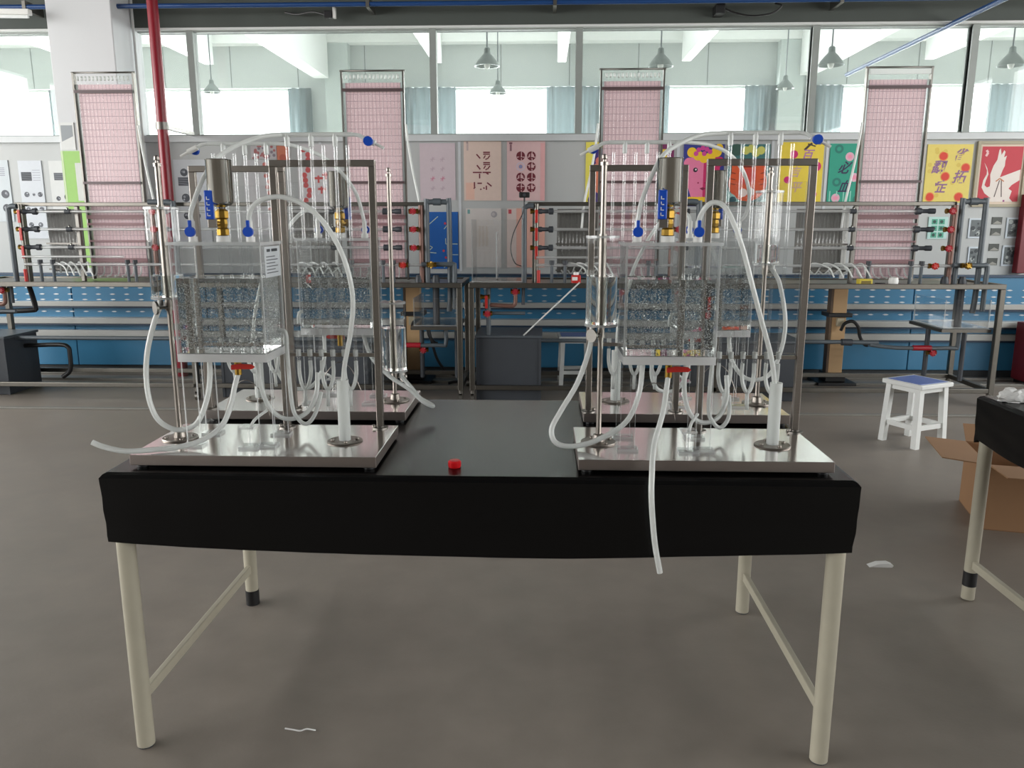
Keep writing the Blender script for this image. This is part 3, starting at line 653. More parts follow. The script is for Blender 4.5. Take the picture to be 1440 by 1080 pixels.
def valve(par, x, y, z, hm, side=1, drop=False, body=BRASS):
    b = MB(); b.cyl((x - 0.03, y, z), (x + 0.03, y, z), 0.015, n=10); b.cyl((x - 0.036, y, z), (x - 0.02, y, z), 0.02, n=6); b.cyl((x + 0.02, y, z), (x + 0.036, y, z), 0.02, n=6); b.cyl((x, y, z), (x, y - 0.03, z), 0.008, n=8)
    o = b.build('valve', body, par)
    h = MB()
    if drop: h.cbox((x + 0.0, y - 0.036, z - 0.085), (x + 0.022, y - 0.03, z + 0.012), 0.003)
    else:
        for a in range(4):
            q = a * math.pi / 4; dx, dz = 0.026 * math.cos(q), 0.026 * math.sin(q)
            h.cyl((x - dx, y - 0.033, z - dz), (x + dx, y - 0.033, z + dz), 0.007, n=6)
        h.cyl((x, y - 0.028, z), (x, y - 0.04, z), 0.014, n=10)
    h.build('valve_handle', hm, o)
def union(par, x0, x1, y, z):
    MB().lathe([(0.014, 0), (0.02, 0.005), (0.02, 0.3 * (x1 - x0)), (0.015, 0.35 * (x1 - x0)), (0.015, 0.7 * (x1 - x0)), (0.024, 0.74 * (x1 - x0)), (0.024, (x1 - x0) - 0.004), (0.014, x1 - x0)], (x0, y, z), 12, axis='x').build('pipe_union', DARKP, par)
def board(par, x0, ntube, capped, side):
    wd = 0.478; y = 0.36; zb, zt = 0.93, 2.47
    b = MB().box((x0 + 0.03, y, zb), (x0 + wd - 0.03, y + 0.012, 2.385)).build('manometer_board', PINK, par)
    for xx in (x0, x0 + wd - 0.012): MB().box((xx, y - 0.02, zb - 0.02), (xx + 0.012, y + 0.02, zt)).build('side_rail', STEELD, b)
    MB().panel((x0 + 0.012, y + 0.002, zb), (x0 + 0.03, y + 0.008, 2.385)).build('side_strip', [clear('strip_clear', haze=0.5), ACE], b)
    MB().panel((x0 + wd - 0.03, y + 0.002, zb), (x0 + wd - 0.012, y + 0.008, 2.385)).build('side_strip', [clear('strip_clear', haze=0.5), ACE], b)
    MB().cyl((x0 - 0.008, y - 0.005, zt), (x0 + wd + 0.008, y - 0.005, zt), 0.007, n=8).build('top_rod', STEELD, b)
    for z, h, m in ((2.33, 0.022, 'd'), (1.655, 0.018, 'd'), (1.395, 0.03, 's'), (1.34, 0.018, 's'), (1.21, 0.014, 's'), (1.06, 0.03, 's')):
        MB().box((x0 + 0.012, y - 0.034, z - h / 2), (x0 + wd - 0.012, y - 0.026, z + h / 2)).build('crossbar', pm('bar_mauve', (150, 112, 116), 0.45) if m == 's' else pm('bar_dark', (88, 70, 72), 0.4), b)
    tm = MB().cyl((0, 0, 1.0), (0, 0, 2.425), 0.004, n=10).mesh('glass_tube', TUBEB)
    cm = MB().cyl((0, 0, 2.41), (0, 0, 2.44), 0.0085, n=8).mesh('tube_cap', MILKY)
    for i in range(ntube):
        xx = x0 + 0.045 + (wd - 0.09) * i / (ntube - 1)
        o = put('glass_tube', tm, b); o.location = (xx, y - 0.018, 0)
        if capped: o = put('tube_cap', cm, b); o.location = (xx, y - 0.018, 0)
    if not capped: MB().box((x0 + 0.02, y - 0.03, 2.42), (x0 + wd - 0.02, y - 0.006, 2.455)).build('tube_header', MILKY, b)
    sx = x0 + wd + 0.01 if side > 0 else x0 - 0.01
    MB().tube([(sx, y - 0.03, 2.08), (sx + 0.02 * side, y - 0.04, 1.9), (sx + 0.055 * side, y - 0.06, 1.7), (sx + 0.1 * side, y - 0.09, 1.49), (sx + 0.115 * side, y - 0.1, 1.3)], 0.009, n=8, sub=4).build('supply_hose', HOSE, b)
    # tubes bent forward into the bench at the foot of the board
    for i in range(0, ntube, 2):
        xx = x0 + 0.045 + (wd - 0.09) * i / (ntube - 1)
        MB().tube([(xx, y - 0.018, 1.01), (xx + 0.004, y - 0.03, 0.97), (xx + 0.01, y - 0.07, 0.945), (xx + 0.015, y - 0.12, 0.94)], 0.006, n=6, sub=4).build('foot_hose', HOSE, b)
def bank(par, x0, x1):
    b = MB().box((x0, 0.33, 0.97), (x1, 0.345, 1.455)).build('tube_bank_board', BANKM, par)
    n = int((x1 - x0) / 0.026); tm = MB().cyl((0, 0, 0.94), (0, 0, 1.45), 0.008, n=8).mesh('bank_tube', TUBE)
    for i in range(n):
        o = put('bank_tube', tm, b); o.location = (x0 + (x1 - x0) * (i + 0.5) / n, 0.315, 0)
    for z in (1.44, 1.19, 0.99): MB().box((x0 - 0.01, 0.3, z - 0.006), (x1 + 0.01, 0.308, z + 0.006)).build('bank_bar', STEELD, b)
    for i in range(5):
        xx = x0 + (x1 - x0) * (i + 0.7) / 5.6
        MB().tube([(xx, 0.3, 0.99), (xx + 0.03, 0.25, 0.97), (xx + 0.05 + 0.02 * i, 0.2, 1.05), (xx + 0.16, 0.16, 1.02), (xx + 0.2, 0.14, 0.95)], 0.006, n=6, sub=4).build('bank_hose', HOSE, b)
def open_tank(par, a, b, nm, wl=0.0):
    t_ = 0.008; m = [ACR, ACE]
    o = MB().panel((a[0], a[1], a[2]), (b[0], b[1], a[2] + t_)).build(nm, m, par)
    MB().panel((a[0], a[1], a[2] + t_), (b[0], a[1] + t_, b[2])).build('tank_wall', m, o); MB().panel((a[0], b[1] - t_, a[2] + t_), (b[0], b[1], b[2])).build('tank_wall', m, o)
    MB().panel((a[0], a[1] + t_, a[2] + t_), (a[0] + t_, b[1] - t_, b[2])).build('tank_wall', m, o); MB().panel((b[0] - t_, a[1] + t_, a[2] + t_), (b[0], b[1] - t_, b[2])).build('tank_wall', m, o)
def bench(x0, boards, label, left_tank):
    t = thing('flow_bench', label, 'lab bench', (x0, 5.95, 0), 0, 'hydraulic flow benches')
    Lb, D = 3.92, 0.65
    for x in (0.0, 1.83, Lb - 0.04):
        for y in (0.0, D - 0.04):
            o = MB().cbox((x, y, 0.09), (x + 0.04, y + 0.04, 0.875), 0.004).build('leg', BENCHS, t)
            c_ = MB(); c_.cyl((x + 0.008, y + 0.02, 0.032), (x + 0.032, y + 0.02, 0.032), 0.032, n=16); c_.box((x + 0.003, y + 0.0, 0.03), (x + 0.008, y + 0.035, 0.09)); c_.box((x + 0.032, y, 0.03), (x + 0.037, y + 0.035, 0.09)); c_.cyl((x + 0.02, y + 0.02, 0.07), (x + 0.02, y + 0.02, 0.095), 0.022, n=12)
            c_.build('caster', STEELD, o)
    for y in (0.0, D - 0.04):
        MB().cbox((0, y, 0.875), (Lb, y + 0.04, 0.912), 0.004).build('top_rail', BENCHS, t)
        MB().cbox((0.04, y, 0.1), (Lb - 0.04, y + 0.035, 0.135), 0.004).build('bottom_rail', BENCHS, t)
    for x in (0.0, Lb - 0.04):
        MB().cbox((x, 0.04, 0.875), (x + 0.04, D - 0.04, 0.912), 0.004).build('end_rail', BENCHS, t); MB().cbox((x, 0.04, 0.1), (x + 0.035, D - 0.04, 0.135), 0.004).build('end_rail', BENCHS, t)
    MB().box((0.04, 0.04, 0.885), (Lb - 0.04, D - 0.04, 0.9)).build('worktop', STEELD, t)
    # upper bar, clear pipes and low return pipe
    MB().cbox((0.43, 0.235, 1.475), (3.62, 0.265, 1.505), 0.004).build('upper_bar', BENCHS, t)
    for x in (0.47, boards[0] - 0.03, boards[1] - 0.05, 3.59): MB().cbox((x, 0.235, 0.9), (x + 0.03, 0.265, 1.475), 0.004).build('upright', STEELD, t)
    for z in (1.435, 1.302, 1.165):
        MB().cyl((0.62, 0.2, z), (3.33, 0.2, z), 0.011, n=12).build('clear_pipe', clear('pipe_clear', (0.97, 0.985, 0.985), base=0.12, top=0.85, rough=0.05, haze=0.42, haze_rgb=(252, 253, 253)), t)  # whitish haze in the clear pipe stands for its bright highlights
        union(t, 0.5, 0.63, 0.2, z); union(t, 3.44, 3.31, 0.2, z)
        valve(t, 0.49, 0.2, z, REDP, drop=True); valve(t, 3.545, 0.17, z, CRIM)
        for x in (boards[0] - 0.06, boards[1] - 0.07):
            MB().cyl((x - 0.02, 0.2, z), (x + 0.02, 0.2, z), 0.019, n=10).build('pipe_tee', DARKP, t); MB().cyl((x, 0.2, z), (x, 0.2, z + 0.03), 0.008, n=8).build('bleed_nipple', CUPS, t)
    MB().cyl((0.5, 0.18, 1.035), (3.7, 0.18, 1.035), 0.012, n=12).build('clear_pipe', clear('pipe_clear'), t)
    MB().cyl((0.5, 0.15, 1.095), (1.3, 0.15, 1.095), 0.009, n=10).build('clear_pipe', clear('pipe_clear'), t)
    for x in (0.62, 0.72, boards[0] + 0.38, boards[0] + 0.44, boards[1] + 0.42 - 0.35, 3.30, 3.38):
        MB().cyl((x, 0.18, 0.9), (x, 0.18, 1.06), 0.012, n=10).build('stub_post', GREYP, t); MB().cyl((x, 0.18, 1.035), (x, 0.18, 1.07), 0.019, n=10).build('stub_cap', DARKP, t)
    # valve columns
    MB().tube([(0.41, 0.19, 0.9), (0.41, 0.19, 1.42), (0.415, 0.19, 1.46), (0.44, 0.19, 1.475), (0.48, 0.19, 1.475)], 0.02, n=12, sub=4).build('pvc_pipe', GREYP, t)
    MB().cyl((0.5, 0.2, 0.9), (0.5, 0.2, 1.49), 0.019, n=14).build('header_pipe', BENCHS, t)
    MB().cyl((0.52, 0.14, 0.9), (0.52, 0.14, 1.0), 0.013, n=10).build('red_stub', REDP, t)
    MB().cyl((3.595, 0.2, 0.9), (3.595, 0.2, 1.48), 0.018, n=14).build('header_pipe', RUST, t)
    MB().tube([(3.64, 0.2, 0.9), (3.64, 0.2, 1.48), (3.65, 0.2, 1.5), (3.68, 0.2, 1.505), (3.77, 0.2, 1.505), (3.80, 0.2, 1.5), (3.81, 0.2, 1.48), (3.81, 0.2, 0.86), (3.8, 0.2, 0.68)], 0.02, n=12, sub=3).build('pvc_loop', GREYP, t)
    MB().cyl((3.69, 0.2, 1.505), (3.75, 0.2, 1.505), 0.027, n=12).build('pvc_coupling', GREYP, t)
    MB().tube([(3.6, 0.16, 1.04), (3.82, 0.16, 1.04), (3.85, 0.16, 1.03), (3.85, 0.16, 0.9), (3.85, 0.16, 0.7)], 0.018, n=10, sub=3).build('pvc_branch', GREYP, t)
    MB().cyl((3.70, 0.2, 0.56), (3.70, 0.2, 0.9), 0.026, n=12).build('drop_pipe', DARKP, t)
    valve(t, 3.46, 0.17, 1.035, REDP); valve(t, 3.68, 0.13, 1.04, BRASS)
    for x in (3.57, 3.70): MB().lathe([(0.03, 0), (0.03, 0.02), (0.022, 0.05), (0.02, 0.055)], (x, 0.2, 0.9), 12).build('flange', DARKP, t)
    # middle valve column
    for z in (1.435, 1.302, 1.165):
        valve(t, 1.56, 0.17, z, CRIM); union(t, 1.64, 1.59, 0.2, z)
    MB().cyl((1.52, 0.22, 0.9), (1.52, 0.22, 1.47), 0.018, n=12).build('header_pipe', RUST, t)
    MB().tube([(1.52, 0.17, 1.505), (1.66, 0.17, 1.505), (1.70, 0.17, 1.495), (1.71, 0.17, 1.46), (1.71, 0.17, 0.9)], 0.021, n=12, sub=3).build('pvc_elbow', GREYP, t)
    # collecting trough at the right end
    MB().box((3.52, 0.06, 0.55), (3.88, 0.6, 0.575)).build('trough_shelf', BENCHS, t); open_tank(t, (3.54, 0.08, 0.578), (3.87, 0.58, 0.79), 'trough')
    for x in (3.56, 3.84): MB().cyl((x, 0.35, 0.13), (x, 0.35, 0.55), 0.018, n=10).build('trough_post', DARKP, t)
    valve(t, 3.58, 0.31, 0.36, CRIM)
    MB().tube([(0.06, 0.3, 0.44), (2.9, 0.3, 0.44), (3.1, 0.3, 0.42), (3.3, 0.28, 0.4), (3.7, 0.28, 0.4), (3.76, 0.28, 0.41), (3.76, 0.28, 0.55)], 0.016, n=10, sub=3).build('return_pipe', GREYP, t)
    MB().cyl((2.88, 0.3, 0.44), (2.96, 0.3, 0.438), 0.026, n=10).build('return_coupling', DARKP, t); MB().cyl((3.42, 0.28, 0.4), (3.56, 0.28, 0.4), 0.021, n=10).build('red_sleeve', CRIM, t)
    # pipework under the left end
    MB().tube([(0.1, 0.12, 0.74), (0.3, 0.12, 0.73), (0.33, 0.12, 0.735), (0.345, 0.12, 0.76), (0.345, 0.12, 0.88)], 0.016, n=10, sub=3).build('under_pipe', RUST, t)
    MB().cyl((0.14, 0.12, 0.5), (0.14, 0.12, 0.88), 0.018, n=10).build('under_pipe', GREYP, t); MB().cyl((0.14, 0.12, 0.675), (0.42, 0.12, 0.675), 0.013, n=10).build('under_pipe', GREYP, t)
    MB().cyl((0.405, 0.12, 0.74), (0.405, 0.12, 0.88), 0.013, n=10).build('under_pipe', DARKP, t)
    valve(t, 0.345, 0.12, 0.84, CRIM); valve(t, 0.135, 0.1, 0.675, CRIM); valve(t, 0.115, 0.11, 0.80, REDP, drop=True)
    for i, bx in enumerate(boards): board(t, bx, 14, not (x0 > -2 and i == 1), 1 if x0 < -2 else -1)
    bank(t, boards[0] - 0.31, boards[0] - 0.035); bank(t, boards[1] - 0.44, boards[1] - 0.06)
    MB().box((boards[1] - 0.09, 0.31, 0.93), (boards[1] - 0.055, 0.325, 1.46)).build('pale_post', WHITEP, t)
    if left_tank:
        open_tank(t, (0.02, 0.06, 0.915), (0.40, 0.46, 1.375), 'overflow_tank')
        MB().box((0.19, 0.25, 0.93), (0.2, 0.44, 1.28)).build('weir_plate', ACE, t)
    return t
bench(-0.54, (0.97, 2.92), 'steel flow bench on the right, two pink manometer boards and a clear overflow tank', True)
bench(-4.51, (0.93, 2.99), 'steel flow bench on the left with two pink manometer boards', False)
# things lying on and under the benches
def dark_tank(a, b, lb, pipe=None):
    t = thing('pump_tank', lb, 'water tank', (a[0], a[1], 0), 0, 'dark grey pump tanks under the benches'); w_, d_, h_ = b[0] - a[0], b[1] - a[1], b[2]
    MB().cbox((0, 0, 0.0), (w_, d_, h_ - 0.02), 0.006).build('body', DARKP, t)
    MB().cbox((-0.012, -0.012, h_ - 0.02), (w_ + 0.012, d_ + 0.012, h_), 0.004).build('lid', pm('dark_lid', (74, 80, 86), 0.4), t)
    for x in (-0.004, w_ - 0.016): MB().box((x, -0.006, 0.0), (x + 0.02, 0.0, h_ - 0.02)).build('corner_strip', DARKP, t)
    if pipe: MB().tube(pipe, 0.018, n=10, sub=3).build('outlet_pipe', BLACKP, t)
dark_tank((-0.49, 6.03, 0), (0.0, 6.5, 0.51), 'dark grey pump tank under the middle bench, in the gap between the table devices')
dark_tank((1.2, 6.08, 0), (1.98, 6.5, 0.47), 'dark grey pump tank behind the right table devices')
dark_tank((-2.5, 6.08, 0), (-1.35, 6.5, 0.42), 'long dark grey pump tank behind the left table devices')
dark_tank((-4.85, 6.1, 0), (-4.24, 6.52, 0.47), 'black pump tank at the left picture edge', [(0.6, 0.25, 0.36), (0.9, 0.25, 0.37), (0.97, 0.25, 0.35), (0.98, 0.25, 0.3), (0.97, 0.25, 0.16), (0.9, 0.25, 0.1)])
t = thing('red_tin', 'small red and white tin on the middle bench', 'tin', (0.26, 6.02, 0.9)); MB().cbox((-0.035, -0.03, 0), (0.035, 0.03, 0.07), 0.008).build('body', REDP, t); MB().cyl((0, 0, 0.07), (0, 0, 0.09), 0.02).build('cap', WHITEP, t); MB().box((-0.03, -0.0312, 0.03), (0.01, -0.03, 0.055)).build('label', WHITEP, t)
t = thing('yellow_box', 'small yellow box on the bench before the fourth pink board', 'box', (2.39, 6.03, 0.9)); MB().cbox((-0.05, -0.03, 0), (0.05, 0.03, 0.045), 0.006).build('body', YELP, t); MB().box((-0.035, -0.031, 0.012), (0.035, -0.0295, 0.032)).build('recess', pm('olive_shade', (120, 104, 40), 0.5), t)
t = thing('white_cup', 'white rounded cup on the bench before the fourth pink board', 'cup', (2.6, 6.03, 0.9)); MB().lathe([(0.02, 0), (0.032, 0.005), (0.036, 0.03), (0.03, 0.055), (0.012, 0.06)]).build('body', WHITEP, t); MB().cyl((-0.06, 0, 0.008), (-0.13, 0.01, 0.008), 0.008, n=8).build('marker', BLACKP, t)
t = thing('webcam', 'black clip-on webcam with thin cable above the middle valve column', 'camera', (-0.13, 6.14, 1.475))
MB().cbox((-0.04, -0.02, 0.06), (0.04, 0.015, 0.1), 0.006).build('body', BLACKP, t); MB().cyl((0, 0, 0.03), (0, 0, 0.06), 0.006).build('stem', BLACKP, t); MB().cyl((0.0, -0.02, 0.08), (0.0, -0.024, 0.08), 0.012).build('lens', DARKP, t)
MB().tube([(0.0, -0.02, 0.04), (-0.01, -0.04, -0.05), (-0.08, -0.05, -0.2), (-0.1, -0.05, -0.32), (-0.07, -0.05, -0.42), (-0.01, -0.03, -0.45)], 0.004, n=6).build('cable', BLACKP, t)
tag(MB().cyl((0.283, 5.93, 0.92), (-0.13, 5.96, 0.52), 0.006, n=8).build('clear_rod', HOSE), 'thin clear rod leaning on the dark tank in the middle', 'rod')
TAN = pm('tan_post_paint', (204, 168, 124), 0.5, 0, 0.06, 8)
for x, y, lb in ((2.5, 6.83, 'tan square post with black straps behind the right bench'), (-1.09, 6.8, 'tan square post behind the gap of the back left device')):
    t = thing('tan_post', lb, 'post', (x, y, 0), 0, 'tan posts behind the benches')
    MB().cbox((-0.16, -0.14, 0), (0.16, 0.14, 0.025), 0.004).build('base_plate', BLACKP, t); MB().cbox((-0.085, -0.085, 0.025), (0.085, 0.085, 0.1), 0.006).build('shoe', BLACKP, t)
    MB().cbox((-0.06, -0.06, 0.06), (0.06, 0.06, 0.84), 0.006).build('post', TAN, t); MB().box((-0.078, -0.064, 0.06), (-0.06, 0.02, 0.84)).build('side_channel', pm('brown_channel', (96, 76, 58), 0.5), t)
    MB().cbox((-0.1, -0.09, 0.575), (0.1, 0.09, 0.61), 0.006).build('strap', BLACKP, t); MB().cbox((-0.03, -0.1, 0.5), (0.03, -0.072, 0.57), 0.004).build('plate', pm('pale_plate', (186, 176, 150), 0.5), t)
    MB().tube([(0.0, -0.12, 0.47), (0.02, -0.14, 0.53), (0.08, -0.15, 0.55), (0.13, -0.15, 0.5), (0.15, -0.15, 0.42), (0.19, -0.15, 0.36), (0.22, -0.15, 0.35)], 0.014, n=8).build('hose', BLACKP, t)
tag(MB().tube([(-0.95, 6.66, 0.5), (-0.92, 6.66, 0.36), (-0.87, 6.66, 0.2), (-0.78, 6.66, 0.1), (-0.62, 6.66, 0.06), (-0.5, 6.66, 0.03), (-0.56, 6.62, 0.02), (-0.7, 6.62, 0.03), (-0.78, 6.6, 0.02)], 0.012, n=8).build('black_cable', BLACKP), 'black cable sagging to the floor near the middle tank', 'cable')
tag(MB().tube([(-4.12, 6.3, 0.882), (-4.1, 6.3, 0.8), (-4.08, 6.3, 0.68), (-4.1, 6.29, 0.66), (-4.3, 6.28, 0.65), (-4.6, 6.28, 0.64)], 0.02, n=8, sub=3).build('elbow_hose', BLACKP), 'black elbow hose under the left end of the left bench', 'hose')
# stools
def stool(x, y, rz, h, lb, top_rgb):
    t = thing('stool', lb, 'stool', (x, y, 0), rz, 'white wooden stools'); a = 0.105
    for sx in (-1, 1):
        for sy in (-1, 1):
            m = MB(); o = 0.014; b0 = [(sx * (a + o) + i * 0.018, sy * (a + o) + j * 0.018, 0) for i, j in ((-1, -1), (1, -1), (1, 1), (-1, 1))]; b1 = [(sx * a + i * 0.018, sy * a + j * 0.018, h - 0.03) for i, j in ((-1, -1), (1, -1), (1, 1), (-1, 1))]
            m.add(b0 + b1, [(3, 2, 1, 0), (4, 5, 6, 7)] + [(i, (i + 1) % 4, 4 + (i + 1) % 4, 4 + i) for i in range(4)]); m.build('leg', WHITE, t)
    for s_ in (-1, 1):
        MB().box((-a, s_ * (a + 0.008) - 0.01, 0.11), (a, s_ * (a + 0.008) + 0.01, 0.14)).build('stretcher', WHITE, t); MB().box((s_ * (a + 0.008) - 0.01, -a, 0.11), (s_ * (a + 0.008) + 0.01, a, 0.14)).build('stretcher', WHITE, t)
    for s_ in (-1, 1):
        MB().box((-a, s_ * a - 0.008, h - 0.06), (a, s_ * a + 0.008, h - 0.028)).build('apron', WHITE, t); MB().box((s_ * a - 0.008, -a, h - 0.06), (s_ * a + 0.008, a, h - 0.028)).build('apron', WHITE, t)
    MB().cbox((-0.142, -0.142, h - 0.03), (0.142, 0.142, h - 0.002), 0.005).build('seat', WHITE, t); MB().cbox((-0.118, -0.118, h - 0.003), (0.118, 0.118, h), 0.001).build('seat_inlay', pm('blue_inlay_%d' % top_rgb[0], top_rgb, 0.35, 0, 0.1, 60), t)
stool(2.335, 4.94, R(27), 0.40, 'white stool with a blue seat standing on open floor', (92, 116, 186))
stool(0.285, 6.68, R(2), 0.43, 'white stool tucked behind the middle bench', (92, 116, 186))

# ------------------------------------------------------------------ tables with black covers
CLOTH = pm('black_vinyl', (10, 10, 11), 0.26, 0, 0.25, 3, 0.0, spec=0.3)
def table(name, label, x0, x1, y0, y1, h, taped):
    cx, cy = (x0 + x1) / 2, (y0 + y1) / 2
    t = thing(name, label, 'table', (cx, cy, 0)); a, b = (x1 - x0) / 2, (y1 - y0) / 2
    MB().cbox((-a + 0.012, -b + 0.012, h - 0.035), (a - 0.012, b - 0.012, h - 0.004), 0.004).build('tabletop', pm('board_brown', (120, 100, 80), 0.6), t)
    lx, ly = a - 0.03, b - 0.03
    for sx in (-1, 1):
        for sy in (-1, 1):
            o = MB().cyl((sx * lx, sy * ly, 0.004), (sx * lx, sy * ly, h - 0.035), 0.0225, n=20).build('leg', CREAM, t)
            if (sx, sy) in taped:
                z0, z1 = taped[(sx, sy)]; MB().cyl((sx * lx, sy * ly, z0), (sx * lx, sy * ly, z1), 0.0238, n=20).build('foot_tape', BLACKP, o)
            else: MB().cyl((sx * lx, sy * ly, 0.0), (sx * lx, sy * ly, 0.006), 0.021, n=16).build('foot_pad', DARKP, o)
        MB().cbox((sx * lx - 0.009, -ly, 0.125), (sx * lx + 0.009, ly, 0.155), 0.003).build('stretcher', CREAM, t)
    for sy in (-1, 1): MB().box((-lx, sy * ly - 0.012, h - 0.09), (lx, sy * ly + 0.012, h - 0.05)).build('apron_rail', CREAM, t)
    return t
def cover(label, x0, x1, y0, y1, h, drop, seed):
    r_ = random.Random(seed); cx, cy = (x0 + x1) / 2, (y0 + y1) / 2
    a, b = (x1 - x0) / 2, (y1 - y0) / 2; rad = 0.012
    per = []; n1, n2 = 90, 44
    def side(p, q, n):
        for i in range(n):
            k_ = i / n; per.append((p[0] + (q[0] - p[0]) * k_, p[1] + (q[1] - p[1]) * k_))
    side((-a, -b), (a, -b), n1); side((a, -b), (a, b), n2); side((a, b), (-a, b), n1); side((-a, b), (-a, -b), n2)
    m = len(per); ph = [r_.uniform(0, 6.28) for _ in range(8)]; vs = []; fs = []; sm = []
    K = 12
    for k_ in range(K + 1):
        for i, (x, y) in enumerate(per):
            nx = max(-1, min(1, x / a)) if abs(abs(x) - a) < 1e-6 else 0; ny = (1 if y > 0 else -1) if abs(abs(y) - b) < 1e-6 else 0
            s_ = i / m * 6.2832
            if k_ == 0: o, z = -rad, 0.0
            elif k_ == 1: o, z = -rad * 0.3, -rad * 0.3
            else:
                f = (k_ - 2) / (K - 2); u = x / a if ny else y / b
                dr = drop(u, 'front' if ny < 0 else 'other')
                z = -rad - f * (dr - rad)
                wr = 0.001 * math.sin(5 * s_ * 2 + ph[0] + 3 * f) + 0.0012 * math.sin(11 * s_ + ph[1] - 5 * f) + 0.0008 * math.sin(29 * s_ + ph[2] + 9 * f * math.sin(s_))
                dia = 0.0018 * math.sin(14 * (u * 0.35 + f) + ph[3])
                o = 0.003 - f * 0.005 + 0.45 * (wr + dia) * math.sin(min(1, f * 1.3) * 1.57)
            vs.append((x + nx * o, y + ny * o, z))
    for k_ in range(K):
        for i in range(m):
            j = (i + 1) % m; fs.append((k_ * m + i, (k_ + 1) * m + i, (k_ + 1) * m + j, k_ * m + j)); sm.append(k_ > 0)
    fs.append(tuple(range(m))); sm.append(False)
    o = MB().add(vs, fs, 0, sm).build('table_cover', CLOTH); o.location = (cx, cy, h)
    tag(o, label, 'table cover')
    return o
HT = 0.76
table('work_table', 'cream-legged table carrying the four acrylic water devices', -1.068, 0.752, 1.82, 2.68, HT, {(-1, 1): (0.0, 0.055)})
cover('black vinyl cover draped over the big central table', -1.068, 0.752, 1.82, 2.68, HT + 0.0005, lambda u, s_: (0.178 + 0.026 * (1 - u * u) + 0.001 * math.sin(7 * u)) if s_ == 'front' else 0.17, 5)
table('side_table', 'cream-legged table cut off by the right picture edge', 1.545, 3.3, 1.95, 2.81, HT, {(-1, 1): (0.055, 0.11)})
cover('black vinyl cover on the table at the right edge', 1.545, 3.3, 1.95, 2.81, HT + 0.0005, lambda u, s_: 0.165 + 0.01 * math.sin(4 * u), 9)
def crumple(x, y, z, sx, sy, sz, seed):
    import bmesh
    r_ = random.Random(seed); bm = bmesh.new(); bmesh.ops.create_icosphere(bm, subdivisions=3, radius=1.0)
    for v in bm.verts:
        q = 1 + r_.uniform(-0.22, 0.16); v.co = Vector((v.co.x * sx * q, v.co.y * sy * q, max(-0.55, v.co.z * q) * sz + 0.55 * sz))
    m = MB().add([tuple(v.co) for v in bm.verts], [tuple(v.index for v in f.verts) for f in bm.faces]); bm.free()
    o = m.build('crumpled_paper', pm('tissue_white', (232, 232, 230), 0.8)); o.location = (x, y, z); return o
tag(crumple(1.60, 2.70, HT + 0.002, 0.05, 0.035, 0.03, 2), 'crumpled white tissue on the right table, the leftmost wad', 'paper', 'crumpled tissues')
tag(crumple(1.69, 2.69, HT + 0.002, 0.045, 0.04, 0.032, 3), 'crumpled white tissue on the right table, nearer the picture edge', 'paper', 'crumpled tissues')
t = thing('bottle_cap', 'bright red bottle cap on the black table cover', 'cap', (-0.212, 1.90, HT + 0.001))
MB().lathe([(0.014, 0), (0.0155, 0.002), (0.0155, 0.015), (0.013, 0.018), (0.003, 0.0185)], n=28).build('body', pm('cap_red', (214, 22, 30), 0.35, 0, 0.05, 40), t)
rm = MB().box((-0.0008, -0.0162, 0.003), (0.0008, -0.015, 0.014)).mesh('rib', pm('cap_red', (214, 22, 30)))
for i in range(20):
    o = put('rib', rm, t); o.rotation_euler = (0, 0, i * math.pi / 10)
# cardboard box under the right table
CARD = pm('cardboard', (152, 116, 84), 0.75, 0, 0.06, 12); CARDI = pm('cardboard_inside', (128, 96, 68), 0.8, 0, 0.06, 12)
t = thing('cardboard_box', 'open brown cardboard box with splayed flaps by the right table', 'box', (2.3, 3.6, 0), R(-14))
w_, d_, h_ = 0.27, 0.2, 0.30
MB().box((-w_, -d_, 0), (w_, d_, 0.005)).build('base', CARDI, t)
for a, b in (((-w_, -d_), (w_, -d_ + 0.005)), ((-w_, d_ - 0.005), (w_, d_)), ((-w_, -d_ + 0.005), (-w_ + 0.005, d_ - 0.005)), ((w_ - 0.005, -d_ + 0.005), (w_, d_ - 0.005))): MB().box(a + (0.005,), b + (h_,)).build('wall', CARD, t)
def flap(p, q, out, drop):
    p = Vector(p); q = Vector(q); o = Vector(out); n = Vector((0, 0, 0.005)); e = (q - p) * 0.04
    v = [p, q, q + o + Vector((0, 0, drop)) - e, p + o + Vector((0, 0, drop)) + e]
    return MB().add([tuple(i) for i in v] + [tuple(i + n) for i in v], [(3, 2, 1, 0), (4, 5, 6, 7)] + [(i, (i + 1) % 4, 4 + (i + 1) % 4, 4 + i) for i in range(4)]).build('flap', CARD, t)
flap((-w_, d_, h_), (-w_, -d_, h_), (-0.19, -0.02, 0), 0.02); flap((-w_, -d_, h_), (w_, -d_, h_), (0, -0.19, 0), 0.0); flap((w_, -d_, h_), (w_, d_, h_), (0.19, 0, 0), -0.04); flap((w_, d_, h_), (-w_, d_, h_), (0, 0.17, 0), 0.05)
# litter
tag(MB().tube([(-0.69, 1.925, 0.004), (-0.665, 1.92, 0.004), (-0.645, 1.915, 0.005), (-0.63, 1.925, 0.004), (-0.605, 1.92, 0.004)], 0.0022, n=6).build('paper_scrap', pm('tissue_white', (232, 232, 230))), 'thin curled white scrap on the floor under the table front', 'scrap')
tag(MB().prism([(-0.045, 0.0), (-0.02, 0.0), (0.045, 0.0), (0.05, 0.008), (0.03, 0.016), (-0.01, 0.014)], -0.016, 0.016).build('paper_scrap', pm('tissue_white', (232, 232, 230))), 'folded white paper scrap on the floor right of the table', 'scrap').location = (1.37, 3.06, 0)

